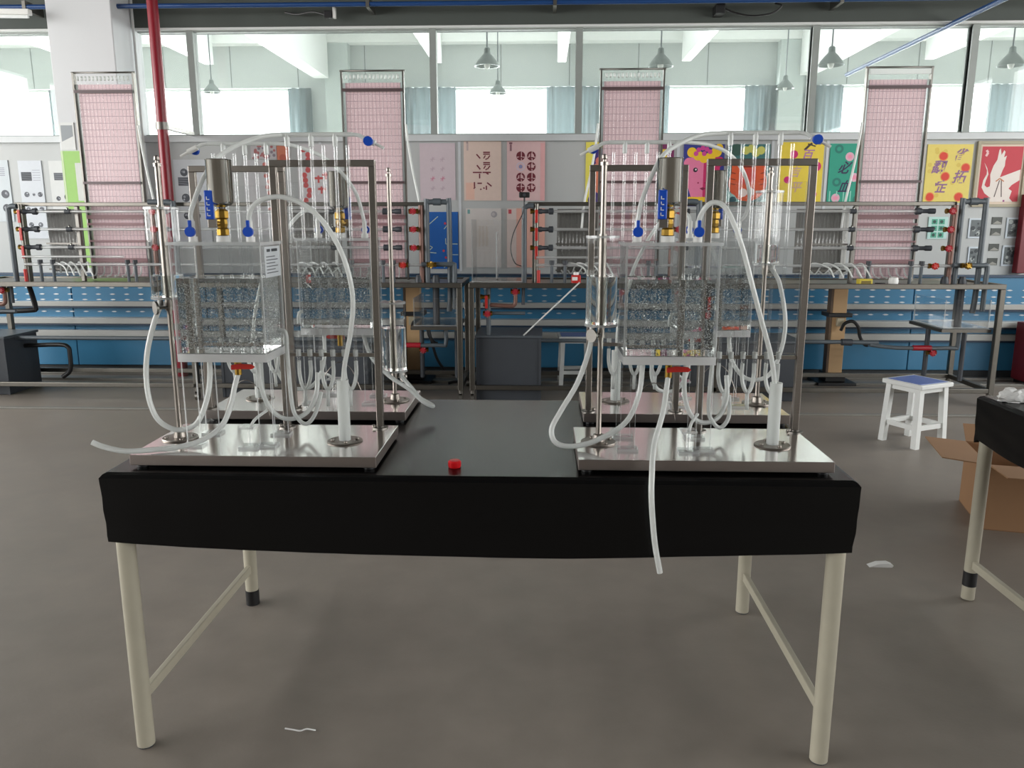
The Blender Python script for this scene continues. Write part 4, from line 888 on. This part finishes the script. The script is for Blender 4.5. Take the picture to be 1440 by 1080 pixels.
# ------------------------------------------------------------------ acrylic water pressure devices
def bubble_mesh(seed, share, mat):
    r_ = random.Random(seed); m = MB(); g = (1 + 5 ** 0.5) / 2
    iv = [Vector(v).normalized() for v in ((-1, g, 0), (1, g, 0), (-1, -g, 0), (1, -g, 0), (0, -1, g), (0, 1, g), (0, -1, -g), (0, 1, -g), (g, 0, -1), (g, 0, 1), (-g, 0, -1), (-g, 0, 1))]
    fi = [(0, 11, 5), (0, 5, 1), (0, 1, 7), (0, 7, 10), (0, 10, 11), (1, 5, 9), (5, 11, 4), (11, 10, 2), (10, 7, 6), (7, 1, 8), (3, 9, 4), (3, 4, 2), (3, 2, 6), (3, 6, 8), (3, 8, 9), (4, 9, 5), (2, 4, 11), (6, 2, 10), (8, 6, 7), (9, 8, 1)]
    for face, n in (('f', 3000), ('b', 2200), ('l', 700), ('r', 900)):
        for _ in range(int(n * share)):
            r = r_.uniform(0.0008, 0.0015)
            u = r_.uniform(0.02, 0.98); zz = 0.285 + 0.165 * r_.random() ** 1.15
            x = TX0 + 0.008 + (TX1 - TX0 - 0.016) * u; y = TY0 + 0.008 + (TY1 - TY0 - 0.016) * u
            c_ = {'f': (x, TY0 + 0.0052 + r, zz), 'b': (x, TY1 - 0.0052 - r, zz), 'l': (TX0 + 0.0052 + r, y, zz), 'r': (TX1 - 0.0052 - r, y, zz)}[face]
            m.add([(c_[0] + v.x * r, c_[1] + v.y * r, c_[2] + v.z * r) for v in iv], fi, 0, True)
    return m.mesh('air_bubbles', mat)
TX0, TX1, TY0, TY1, TZ0, TZ1 = -0.198, 0.027, -0.085, 0.068, 0.255, 0.55
BUBBLES = (bubble_mesh(11, 0.62, BUB), bubble_mesh(12, 0.25, BUBG))
def ring_box(m, x0, x1, y0, y1, z0, z1):
    m.box((x0, y0, z0), (x1, y1, z1))
def stopcock(par, x, y, z, knob):
    b = MB(); b.cyl((x, y, z), (x, y, z + 0.012), 0.011, n=14); b.cyl((x, y, z + 0.012), (x, y, z + 0.05), 0.007, n=12); b.cyl((x, y, z + 0.024), (x, y - 0.012, z + 0.024), 0.0075, n=12)
    o = b.build('stopcock', WHITEP, par)
    h = MB(); h.cyl((x, y - 0.010, z + 0.024), (x, y - 0.019, z + 0.024), 0.0125, n=18); h.cbox((x - 0.004, y - 0.018, z + 0.03), (x + 0.004, y - 0.011, z + 0.052), 0.0015)
    h.build('stopcock_knob', knob, o)
def device(label, cx, cy, rz, fx, vz, vw, hoses, knob, label_sheet):
    t = thing('hydrostatic_device', label, 'lab device', (cx, cy, HT + 0.001), rz, 'acrylic hydrostatics devices on the table')
    # tray
    tr = MB().cbox((-0.307, -0.157, 0.007), (0.307, 0.157, 0.034), 0.0015).build('base_tray', [STEELT, pm('tray_lip_steel', (158, 148, 143), 0.42, 1.0, 0.05, 20)], t)
    for pl in tr.data.polygons: pl.material_index = 0 if pl.normal.z > 0.9 else 1  # sides get a darker copy of the same steel, shade put into colour
    for sx in (-1, 1):
        for sy in (-1, 1): MB().cyl((sx * 0.285, sy * 0.135, 0), (sx * 0.285, sy * 0.135, 0.008), 0.014, n=14).build('tray_foot', BLACKP, tr)
    Z = 0.034
    # pole with sliding vessel
    px, py = -0.248, 0.0
    po = MB().cyl((px, py, Z), (px, py, 0.735), 0.0068, n=16).build('pole', STEEL, t)
    MB().lathe([(0.045, 0), (0.046, 0.002), (0.045, 0.004), (0.016, 0.005), (0.014, 0.022), (0.007, 0.024)], (px, py, Z), 32).build('pole_flange', STEEL, po)
    MB().lathe([(0.0095, 0), (0.0095, 0.008), (0.004, 0.009), (0.004, 0.014), (0.007, 0.016), (0.006, 0.024), (0.002, 0.027)], (px, py, 0.733), 16).build('finial', STEEL, po)
    for i in range(4):
        a = i * math.pi / 2 + 0.5; MB().cyl((px + 0.034 * math.cos(a), py + 0.034 * math.sin(a), Z + 0.003), (px + 0.034 * math.cos(a), py + 0.034 * math.sin(a), Z + 0.008), 0.005, n=6).build('bolt', STEEL, po)
    v0, v1 = vz
    ve = MB().lathe([(0.040, 0.006), (0.040, v1 - v0 - 0.006)], (px, py, v0), 36, close=False).build('sliding_vessel', ACR, t)
    for z in (v0, v1 - 0.006): MB().lathe([(0.011, 0), (0.042, 0), (0.042, 0.006), (0.011, 0.006)], (px, py, z), 36, close=False).build('vessel_end', ACE, ve)
    MB().lathe([(0.0105, 0.0065), (0.039, 0.0065), (0.039, vw), (0.0105, vw), (0.0105, 0.0065)], (px, py, v0), 36, close=False).build('vessel_water', WATER, ve)
    MB().lathe([(0.007, -0.03), (0.0098, -0.03), (0.0098, v1 - v0 + 0.004), (0.007, v1 - v0 + 0.004)], (px, py, v0), 16, close=False).build('sleeve', STEEL, ve)
    kb = MB().cyl((px, py - 0.008, v0 - 0.022), (px - 0.022, py - 0.022, v0 - 0.022), 0.004, n=8); kb.cyl((px - 0.022, py - 0.022, v0 - 0.022), (px - 0.026, py - 0.026, v0 - 0.022), 0.017, n=24); kb.build('clamp_knob', STEELD, ve)
    MB().cyl((px - 0.022, py, v0 - 0.018), (px - 0.022, py, v0), 0.007, n=10).build('hose_barb', WHITEP, ve)
    # tank
    w5 = 0.005; m = [ACR, ACE]
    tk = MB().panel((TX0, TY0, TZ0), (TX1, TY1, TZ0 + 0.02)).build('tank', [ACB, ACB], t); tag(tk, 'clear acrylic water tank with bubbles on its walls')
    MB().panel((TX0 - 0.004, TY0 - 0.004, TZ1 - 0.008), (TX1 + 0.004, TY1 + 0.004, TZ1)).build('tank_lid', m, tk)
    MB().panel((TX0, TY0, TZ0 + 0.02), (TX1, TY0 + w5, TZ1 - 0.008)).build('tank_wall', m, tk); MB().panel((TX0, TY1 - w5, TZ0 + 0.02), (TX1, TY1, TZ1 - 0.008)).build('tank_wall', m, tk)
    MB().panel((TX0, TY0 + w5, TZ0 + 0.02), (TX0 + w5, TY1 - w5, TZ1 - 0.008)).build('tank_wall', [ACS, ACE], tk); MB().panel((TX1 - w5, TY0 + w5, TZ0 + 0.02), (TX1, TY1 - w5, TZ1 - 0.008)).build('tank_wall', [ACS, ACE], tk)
    g = 0.0086
    MB().box((TX0 + g, TY0 + g, TZ0 + 0.021), (TX1 - g, TY1 - g, 0.462)).build('tank_water', WATER, tk)
    for bmesh_ in BUBBLES: tag(put('air_bubbles', bmesh_, tk), 'countless tiny air bubbles on the tank walls', kind='stuff')
    for (x, z0) in ((-0.03, 0.33), (-0.045, 0.29)): MB().cyl((x, 0.0, z0), (x, 0.0, TZ1 - 0.009), 0.005, n=10).build('dip_tube', TUBE, tk)
    for x in (TX0 + 0.018, TX1 - 0.018):
        for y in (TY0 + 0.018, TY1 - 0.018):
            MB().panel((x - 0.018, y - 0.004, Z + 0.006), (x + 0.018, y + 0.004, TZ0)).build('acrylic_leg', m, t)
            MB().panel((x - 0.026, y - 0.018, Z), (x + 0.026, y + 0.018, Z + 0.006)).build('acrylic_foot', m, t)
    if label_sheet:
        o = MB().box((TX1, TY0 + 0.03, 0.462), (TX1 + 0.0008, TY1 - 0.01, 0.538)).build('label_sheet', pm('label_paper', (206, 210, 214), 0.5), tk)
        q = MB(); q.box((TX1 + 0.0008, TY0 + 0.045, 0.525), (TX1 + 0.0012, TY0 + 0.07, 0.532)); q.box((TX1 + 0.0008, TY0 + 0.08, 0.525), (TX1 + 0.0012, TY0 + 0.125, 0.532))
        for j in range(6): q.box((TX1 + 0.0008, TY0 + 0.04, 0.512 - 0.008 * j), (TX1 + 0.0012, TY0 + (0.125 if j % 2 else 0.105), 0.514 - 0.008 * j))
        q.build('label_print', DARKP, o)
    # cup with ball valve on the lid
    ux, uy = -0.09, -0.01
    bv = MB(); bv.cyl((ux, uy, TZ1), (ux, uy, TZ1 + 0.014), 0.017, n=16, mi=1); bv.lathe([(0.011, 0.014), (0.0155, 0.016), (0.0155, 0.03), (0.012, 0.034), (0.014, 0.044), (0.012, 0.054), (0.0165, 0.058), (0.0165, 0.074), (0.01, 0.08)], (ux, uy, TZ1), 8); bv.cyl((ux, uy, TZ1 + 0.044), (ux - 0.01, uy - 0.02, TZ1 + 0.044), 0.006, n=10)
    bo = bv.build('ball_valve', [BRASS, WHITEP], t)
    MB().cbox((ux - 0.026, uy - 0.026, TZ1 + 0.034), (ux - 0.004, uy - 0.021, TZ1 + 0.056), 0.001).build('lever_plate', STEEL, bo)
    hd = MB().cbox((ux - 0.03, uy - 0.031, TZ1 + 0.054), (ux - 0.008, uy - 0.024, TZ1 + 0.124), 0.003).build('lever_grip', BLUEP, bo)
    q = MB()
    for j in range(4): q.box((ux - 0.024 + 0.001 * (j % 2), uy - 0.0316, TZ1 + 0.062 + 0.013 * j), (ux - 0.016, uy - 0.031, TZ1 + 0.064 + 0.013 * j)); q.box((ux - 0.024, uy - 0.0316, TZ1 + 0.062 + 0.013 * j), (ux - 0.022, uy - 0.031, TZ1 + 0.07 + 0.013 * j))
    q.build('grip_marks', WHITEP, bo)
    MB().lathe([(0.009, 0.078), (0.011, 0.084), (0.026, 0.09), (0.031, 0.097), (0.031, 0.196), (0.0325, 0.198), (0.0305, 0.199), (0.029, 0.196), (0.029, 0.1), (0.002, 0.096)], (ux, uy, TZ1), 40).build('steel_cup', CUPS, t)
    stopcock(t, -0.165, -0.015, TZ1, knob); stopcock(t, -0.018, -0.018, TZ1, knob)
    # drain valve with lever under the tank
    dv = MB(); dv.cyl((-0.075, -0.012, TZ0), (-0.075, -0.012, TZ0 - 0.012), 0.013, n=6); dv.cyl((-0.075, -0.012, TZ0 - 0.012), (-0.075, -0.012, TZ0 - 0.045), 0.009, n=12); dv.cyl((-0.075, -0.012, TZ0 - 0.022), (-0.075, -0.034, TZ0 - 0.022), 0.005, n=8)
    do = dv.build('drain_valve', BRASS, t); MB().prism([(-0.083, TZ0 - 0.028), (-0.06, TZ0 - 0.026), (-0.03, TZ0 - 0.026), (-0.022, TZ0 - 0.021), (-0.03, TZ0 - 0.014), (-0.06, TZ0 - 0.012), (-0.083, TZ0 - 0.016)], -0.038, -0.033).build('drain_lever', REDP, do)
    # gauge frame
    x0, x1, fy = fx, fx + 0.262, 0.13; s = 0.009
    for x in (x0, x1):
        o = MB().cbox((x - s, fy - s, Z), (x + s, fy + s, 0.74), 0.0015).build('frame_post', STEEL, t)
        MB().lathe([(0.022, 0), (0.022, 0.003), (0.013, 0.004), (0.013, 0.006)], (x, fy - 0.002, Z), 20).build('post_flange', STEELD, o)
        MB().cyl((x - 0.017, fy - 0.008, Z), (x - 0.017, fy - 0.008, Z + 0.01), 0.005, n=6).build('bolt', STEEL, o)
    MB().cbox((x0 - s, fy - s, 0.74), (x1 + s, fy + s, 0.757), 0.0015).build('frame_top', STEEL, t)
    MB().cbox((x0 + s, fy - 0.005, 0.235), (x1 - s, fy + 0.005, 0.245), 0.001).build('frame_crossbar', STEEL, t)
    MB().panel((x0 + 0.012, fy + 0.004, 0.25), (x1 - 0.012, fy + 0.008, 0.70)).build('scale_plate', m, t)
    tm = {}
    for i in range(7):
        x = x0 + 0.045 + 0.0315 * i; tall = i % 2 == 0
        key = 0.815 if tall else 0.793
        if key not in tm: tm[key] = MB().cyl((0, 0, 0.2), (0, 0, key), 0.0048, n=12).mesh('gauge_tube', TUBE)
        if i < 6:
            o = put('gauge_tube', tm[key], t); o.location = (x, fy - 0.012, 0)
            MB().cyl((x, fy - 0.012, 0.238), (x, fy - 0.012, 0.256), 0.007, n=10).build('tube_ferrule', MILKY, t)
            if tall: MB().cyl((x, fy - 0.012, 0.79), (x, fy - 0.012, 0.822), 0.0068, n=10).build('tube_tee', MILKY, t)
    MB().cyl((x0 + 0.03, fy - 0.012, 0.82), (x0 + 0.215, fy - 0.012, 0.82), 0.0058, n=12).build('top_manifold', MILKY, t)
    MB().tube([(x0 + 0.215, fy - 0.012, 0.82), (x0 + 0.235, fy - 0.012, 0.817), (x0 + 0.25, fy - 0.012, 0.808)], 0.005, n=8).build('manifold_hose', HOSE, t)
    ek = MB().cyl((x0 + 0.247, fy - 0.012, 0.81), (x0 + 0.275, fy - 0.012, 0.797), 0.008, n=12); ek.cyl((x0 + 0.275, fy - 0.012, 0.797), (x0 + 0.298, fy - 0.012, 0.785), 0.004, n=8)
    eo = ek.build('end_stopcock', WHITEP, t); MB().cyl((x0 + 0.26, fy - 0.02, 0.802), (x0 + 0.26, fy - 0.03, 0.802), 0.0125, n=10).build('end_knob', knob, eo)
    # rubber links under the gauge tubes
    for i in (0, 2, 4):
        a = x0 + 0.045 + 0.0315 * i; b = a + 0.0315; y = fy - 0.012
        MB().tube([(a, y, 0.225), (a, y, 0.19), (a + 0.006, y - 0.004, 0.16), (a + 0.0158, y - 0.006, 0.146), (b - 0.006, y - 0.004, 0.16), (b, y, 0.19), (b, y, 0.225)], 0.0055, n=8, sub=4).build('link_hose', HOSE, t)
        MB().cyl((a + 0.0158, y - 0.006, 0.15), (a + 0.0158, y - 0.012, 0.1), 0.005, n=8).build('link_stem', HOSE, t)
    # standpipe
    sx_, sy_ = 0.197, -0.015
    so = MB().lathe([(0.0155, 0.004), (0.0155, 0.165), (0.012, 0.165), (0.012, 0.006)], (sx_, sy_, Z), 24, close=True).build('standpipe', MILKY, t)
    MB().lathe([(0.045, 0), (0.046, 0.002), (0.044, 0.004), (0.015, 0.0045)], (sx_, sy_, Z), 32).build('standpipe_flange', STEEL, so)
    for i in range(4):
        a = i * math.pi / 2 + 0.3; MB().cyl((sx_ + 0.032 * math.cos(a), sy_ + 0.032 * math.sin(a), Z + 0.003), (sx_ + 0.032 * math.cos(a), sy_ + 0.032 * math.sin(a), Z + 0.009), 0.005, n=6).build('bolt', STEEL, so)
    # elbow at the tank side, small weir cell on the tray
    MB().tube([(TX1, 0.02, 0.322), (TX1 + 0.008, 0.02, 0.322), (TX1 + 0.015, 0.021, 0.318), (TX1 + 0.018, 0.022, 0.305), (TX1 + 0.018, 0.023, 0.285)], 0.0058, n=10, sub=4).build('side_elbow', MILKY, t)
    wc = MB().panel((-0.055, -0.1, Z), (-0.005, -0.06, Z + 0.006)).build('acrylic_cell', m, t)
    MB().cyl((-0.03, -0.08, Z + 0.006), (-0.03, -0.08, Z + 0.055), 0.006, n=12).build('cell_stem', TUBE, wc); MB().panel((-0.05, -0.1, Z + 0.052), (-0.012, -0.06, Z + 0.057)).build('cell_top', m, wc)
    MB().tube([(-0.03, -0.08, Z + 0.05), (-0.02, -0.06, Z + 0.07), (0.0, -0.03, Z + 0.085)], 0.004, n=8).build('cell_hose', HOSE, wc)
    MB().tube([(-0.16, 0.09, Z + 0.05), (-0.13, 0.09, Z + 0.12), (-0.09, 0.09, Z + 0.14), (-0.05, 0.09, Z + 0.1), (-0.035, 0.09, Z + 0.04)], 0.0012, n=6).build('thin_wire', STEEL, t)
    for nm, r, pts in hoses: MB().tube(pts, r, n=12, sub=6).build(nm, HOSE, t)
H5 = ('side_hose', 0.0055, [(0.045, 0.023, 0.292), (0.043, 0.03, 0.24), (0.043, 0.045, 0.118), (0.056, 0.045, 0.08), (0.078, 0.05, 0.064), (0.1, 0.06, 0.09), (0.108, 0.1, 0.14)])
H6 = ('loop_hose', 0.0062, [(-0.028, 0.005, 0.25), (-0.029, 0.015, 0.182), (-0.016, 0.025, 0.122), (0.010, 0.035, 0.087), (0.044, 0.045, 0.079), (0.078, 0.065, 0.094), (0.098, 0.085, 0.139), (0.099, 0.105, 0.194)])
SH = lambda dx, pts: [(x + dx, y, z) for x, y, z in pts]
FL = [('vessel_hose', 0.0068, [(-0.27, 0.0, 0.39), (-0.288, -0.01, 0.34), (-0.306, -0.02, 0.27), (-0.313, -0.025, 0.2), (-0.303, -0.035, 0.135), (-0.282, -0.035, 0.088), (-0.235, -0.035, 0.066), (-0.185, -0.035, 0.085), (-0.155, -0.03, 0.149), (-0.145, -0.025, 0.208), (-0.143, -0.025, 0.256)]),
      ('drain_hose', 0.0068, [(-0.075, -0.012, 0.215), (-0.085, -0.018, 0.179), (-0.093, -0.030, 0.134), (-0.109, -0.055, 0.087), (-0.143, -0.085, 0.058), (-0.192, -0.115, 0.045), (-0.252, -0.140, 0.043), (-0.311, -0.165, 0.046), (-0.357, -0.175, 0.059), (-0.383, -0.180, 0.072)]),
      ('gauge_hose', 0.0062, [(-0.018, -0.018, 0.597), (-0.015, -0.025, 0.615), (-0.002, -0.030, 0.637), (0.031, -0.035, 0.654), (0.078, -0.040, 0.657), (0.134, -0.045, 0.636), (0.181, -0.045, 0.589), (0.220, -0.045, 0.514), (0.238, -0.040, 0.421), (0.228, -0.030, 0.330), (0.205, -0.018, 0.236), (0.197, -0.015, 0.17)]),
      ('arch_hose', 0.0058, [(-0.165, -0.015, 0.597), (-0.167, -0.015, 0.615), (-0.158, -0.012, 0.645), (-0.135, 0.0, 0.703), (-0.108, 0.03, 0.755), (-0.058, 0.06, 0.792), (-0.008, 0.09, 0.813), (0.033, 0.118, 0.82)]), H5, H6]
FR = [('vessel_hose', 0.0068, [(-0.27, 0.0, 0.325), (-0.278, -0.015, 0.277), (-0.307, -0.035, 0.198), (-0.349, -0.055, 0.129), (-0.371, -0.065, 0.085), (-0.360, -0.075, 0.053), (-0.318, -0.075, 0.044), (-0.256, -0.065, 0.058), (-0.183, -0.045, 0.100), (-0.15, -0.027, 0.170), (-0.142, -0.025, 0.256)]),
      ('drain_hose', 0.0068, [(-0.075, -0.012, 0.215), (-0.08, -0.025, 0.189), (-0.093, -0.065, 0.133), (-0.119, -0.125, 0.076), (-0.131, -0.175, 0.045), (-0.137, -0.215, 0.022), (-0.140, -0.236, -0.015), (-0.137, -0.24, -0.066), (-0.128, -0.242, -0.145), (-0.114, -0.245, -0.216)]),
      ('gauge_hose', 0.0062, [(-0.018, -0.018, 0.597), (-0.014, -0.026, 0.615), (-0.004, -0.035, 0.634), (0.012, -0.040, 0.644), (0.035, -0.045, 0.636), (0.057, -0.045, 0.603), (0.086, -0.045, 0.535), (0.113, -0.045, 0.450), (0.146, -0.035, 0.354), (0.180, -0.018, 0.261), (0.196, -0.015, 0.175)]),
      ('arch_hose', 0.0058, [(-0.165, -0.015, 0.597), (-0.163, -0.015, 0.615), (-0.157, -0.012, 0.645), (-0.138, 0.0, 0.696), (-0.106, 0.02, 0.755), (-0.063, 0.05, 0.786), (-0.004, 0.085, 0.811), (0.066, 0.118, 0.82)]), H5, H6]
BLH = [('vessel_hose', 0.0065, [(-0.27, 0.0, 0.115), (-0.285, 0.01, 0.1), (-0.308, 0.040, 0.085), (-0.338, 0.070, 0.060), (-0.374, 0.090, 0.045), (-0.384, 0.110, 0.042), (-0.355, 0.110, 0.056), (-0.309, 0.090, 0.091), (-0.238, 0.060, 0.130), (-0.180, 0.03, 0.185), (-0.15, 0.0, 0.256)]),
       ('arch_hose', 0.0056, [(-0.165, -0.015, 0.597), (-0.16, -0.012, 0.625), (-0.146, 0.0, 0.684), (-0.109, 0.020, 0.744), (-0.063, 0.040, 0.786), (-0.012, 0.070, 0.81), (0.035, 0.100, 0.82), (0.078, 0.118, 0.82)]),
       ('gauge_hose', 0.0056, [(-0.018, -0.018, 0.597), (-0.01, -0.03, 0.62), (0.03, -0.04, 0.63), (0.09, -0.04, 0.57), (0.15, -0.035, 0.45), (0.19, -0.025, 0.3), (0.197, -0.015, 0.17)]), H6]
BRH = [('vessel_hose', 0.0065, [(-0.27, 0.0, 0.455), (-0.29, 0.02, 0.412), (-0.311, 0.030, 0.305), (-0.303, 0.040, 0.219), (-0.273, 0.050, 0.143), (-0.228, 0.060, 0.122), (-0.187, 0.050, 0.131), (-0.155, 0.03, 0.18), (-0.148, 0.0, 0.256)]),
       ('arch_hose', 0.0056, [(-0.165, -0.015, 0.597), (-0.185, -0.012, 0.624), (-0.187, 0.0, 0.683), (-0.159, 0.020, 0.748), (-0.110, 0.040, 0.795), (-0.051, 0.070, 0.815), (0.006, 0.100, 0.82), (0.06, 0.118, 0.82)]),
       ('gauge_hose', 0.0056, [(-0.018, -0.018, 0.597), (-0.01, -0.03, 0.62), (0.03, -0.04, 0.63), (0.09, -0.04, 0.57), (0.15, -0.035, 0.45), (0.19, -0.025, 0.3), (0.197, -0.015, 0.17)]), H6]
device('front left acrylic water device, its drain hose hanging over the left table edge', -0.708, 2.02, 0, 0.0, (0.405, 0.635), 0.06, FL, BLUEP, True)
device('front right acrylic water device, its drain hose hanging down the cover front', 0.40, 2.02, 0, 0.035, (0.34, 0.565), 0.125, FR, BLUEP, False)
device('back left acrylic water device turned around, its vessel lowest on the pole', -0.715, 2.495, math.pi, 0.04, (0.13, 0.352), 0.14, BLH, BLUEP, False)
device('back right acrylic water device turned around, its vessel highest on the pole', 0.437, 2.495, math.pi, 0.03, (0.47, 0.69), 0.06, BRH, BLUEP, False)
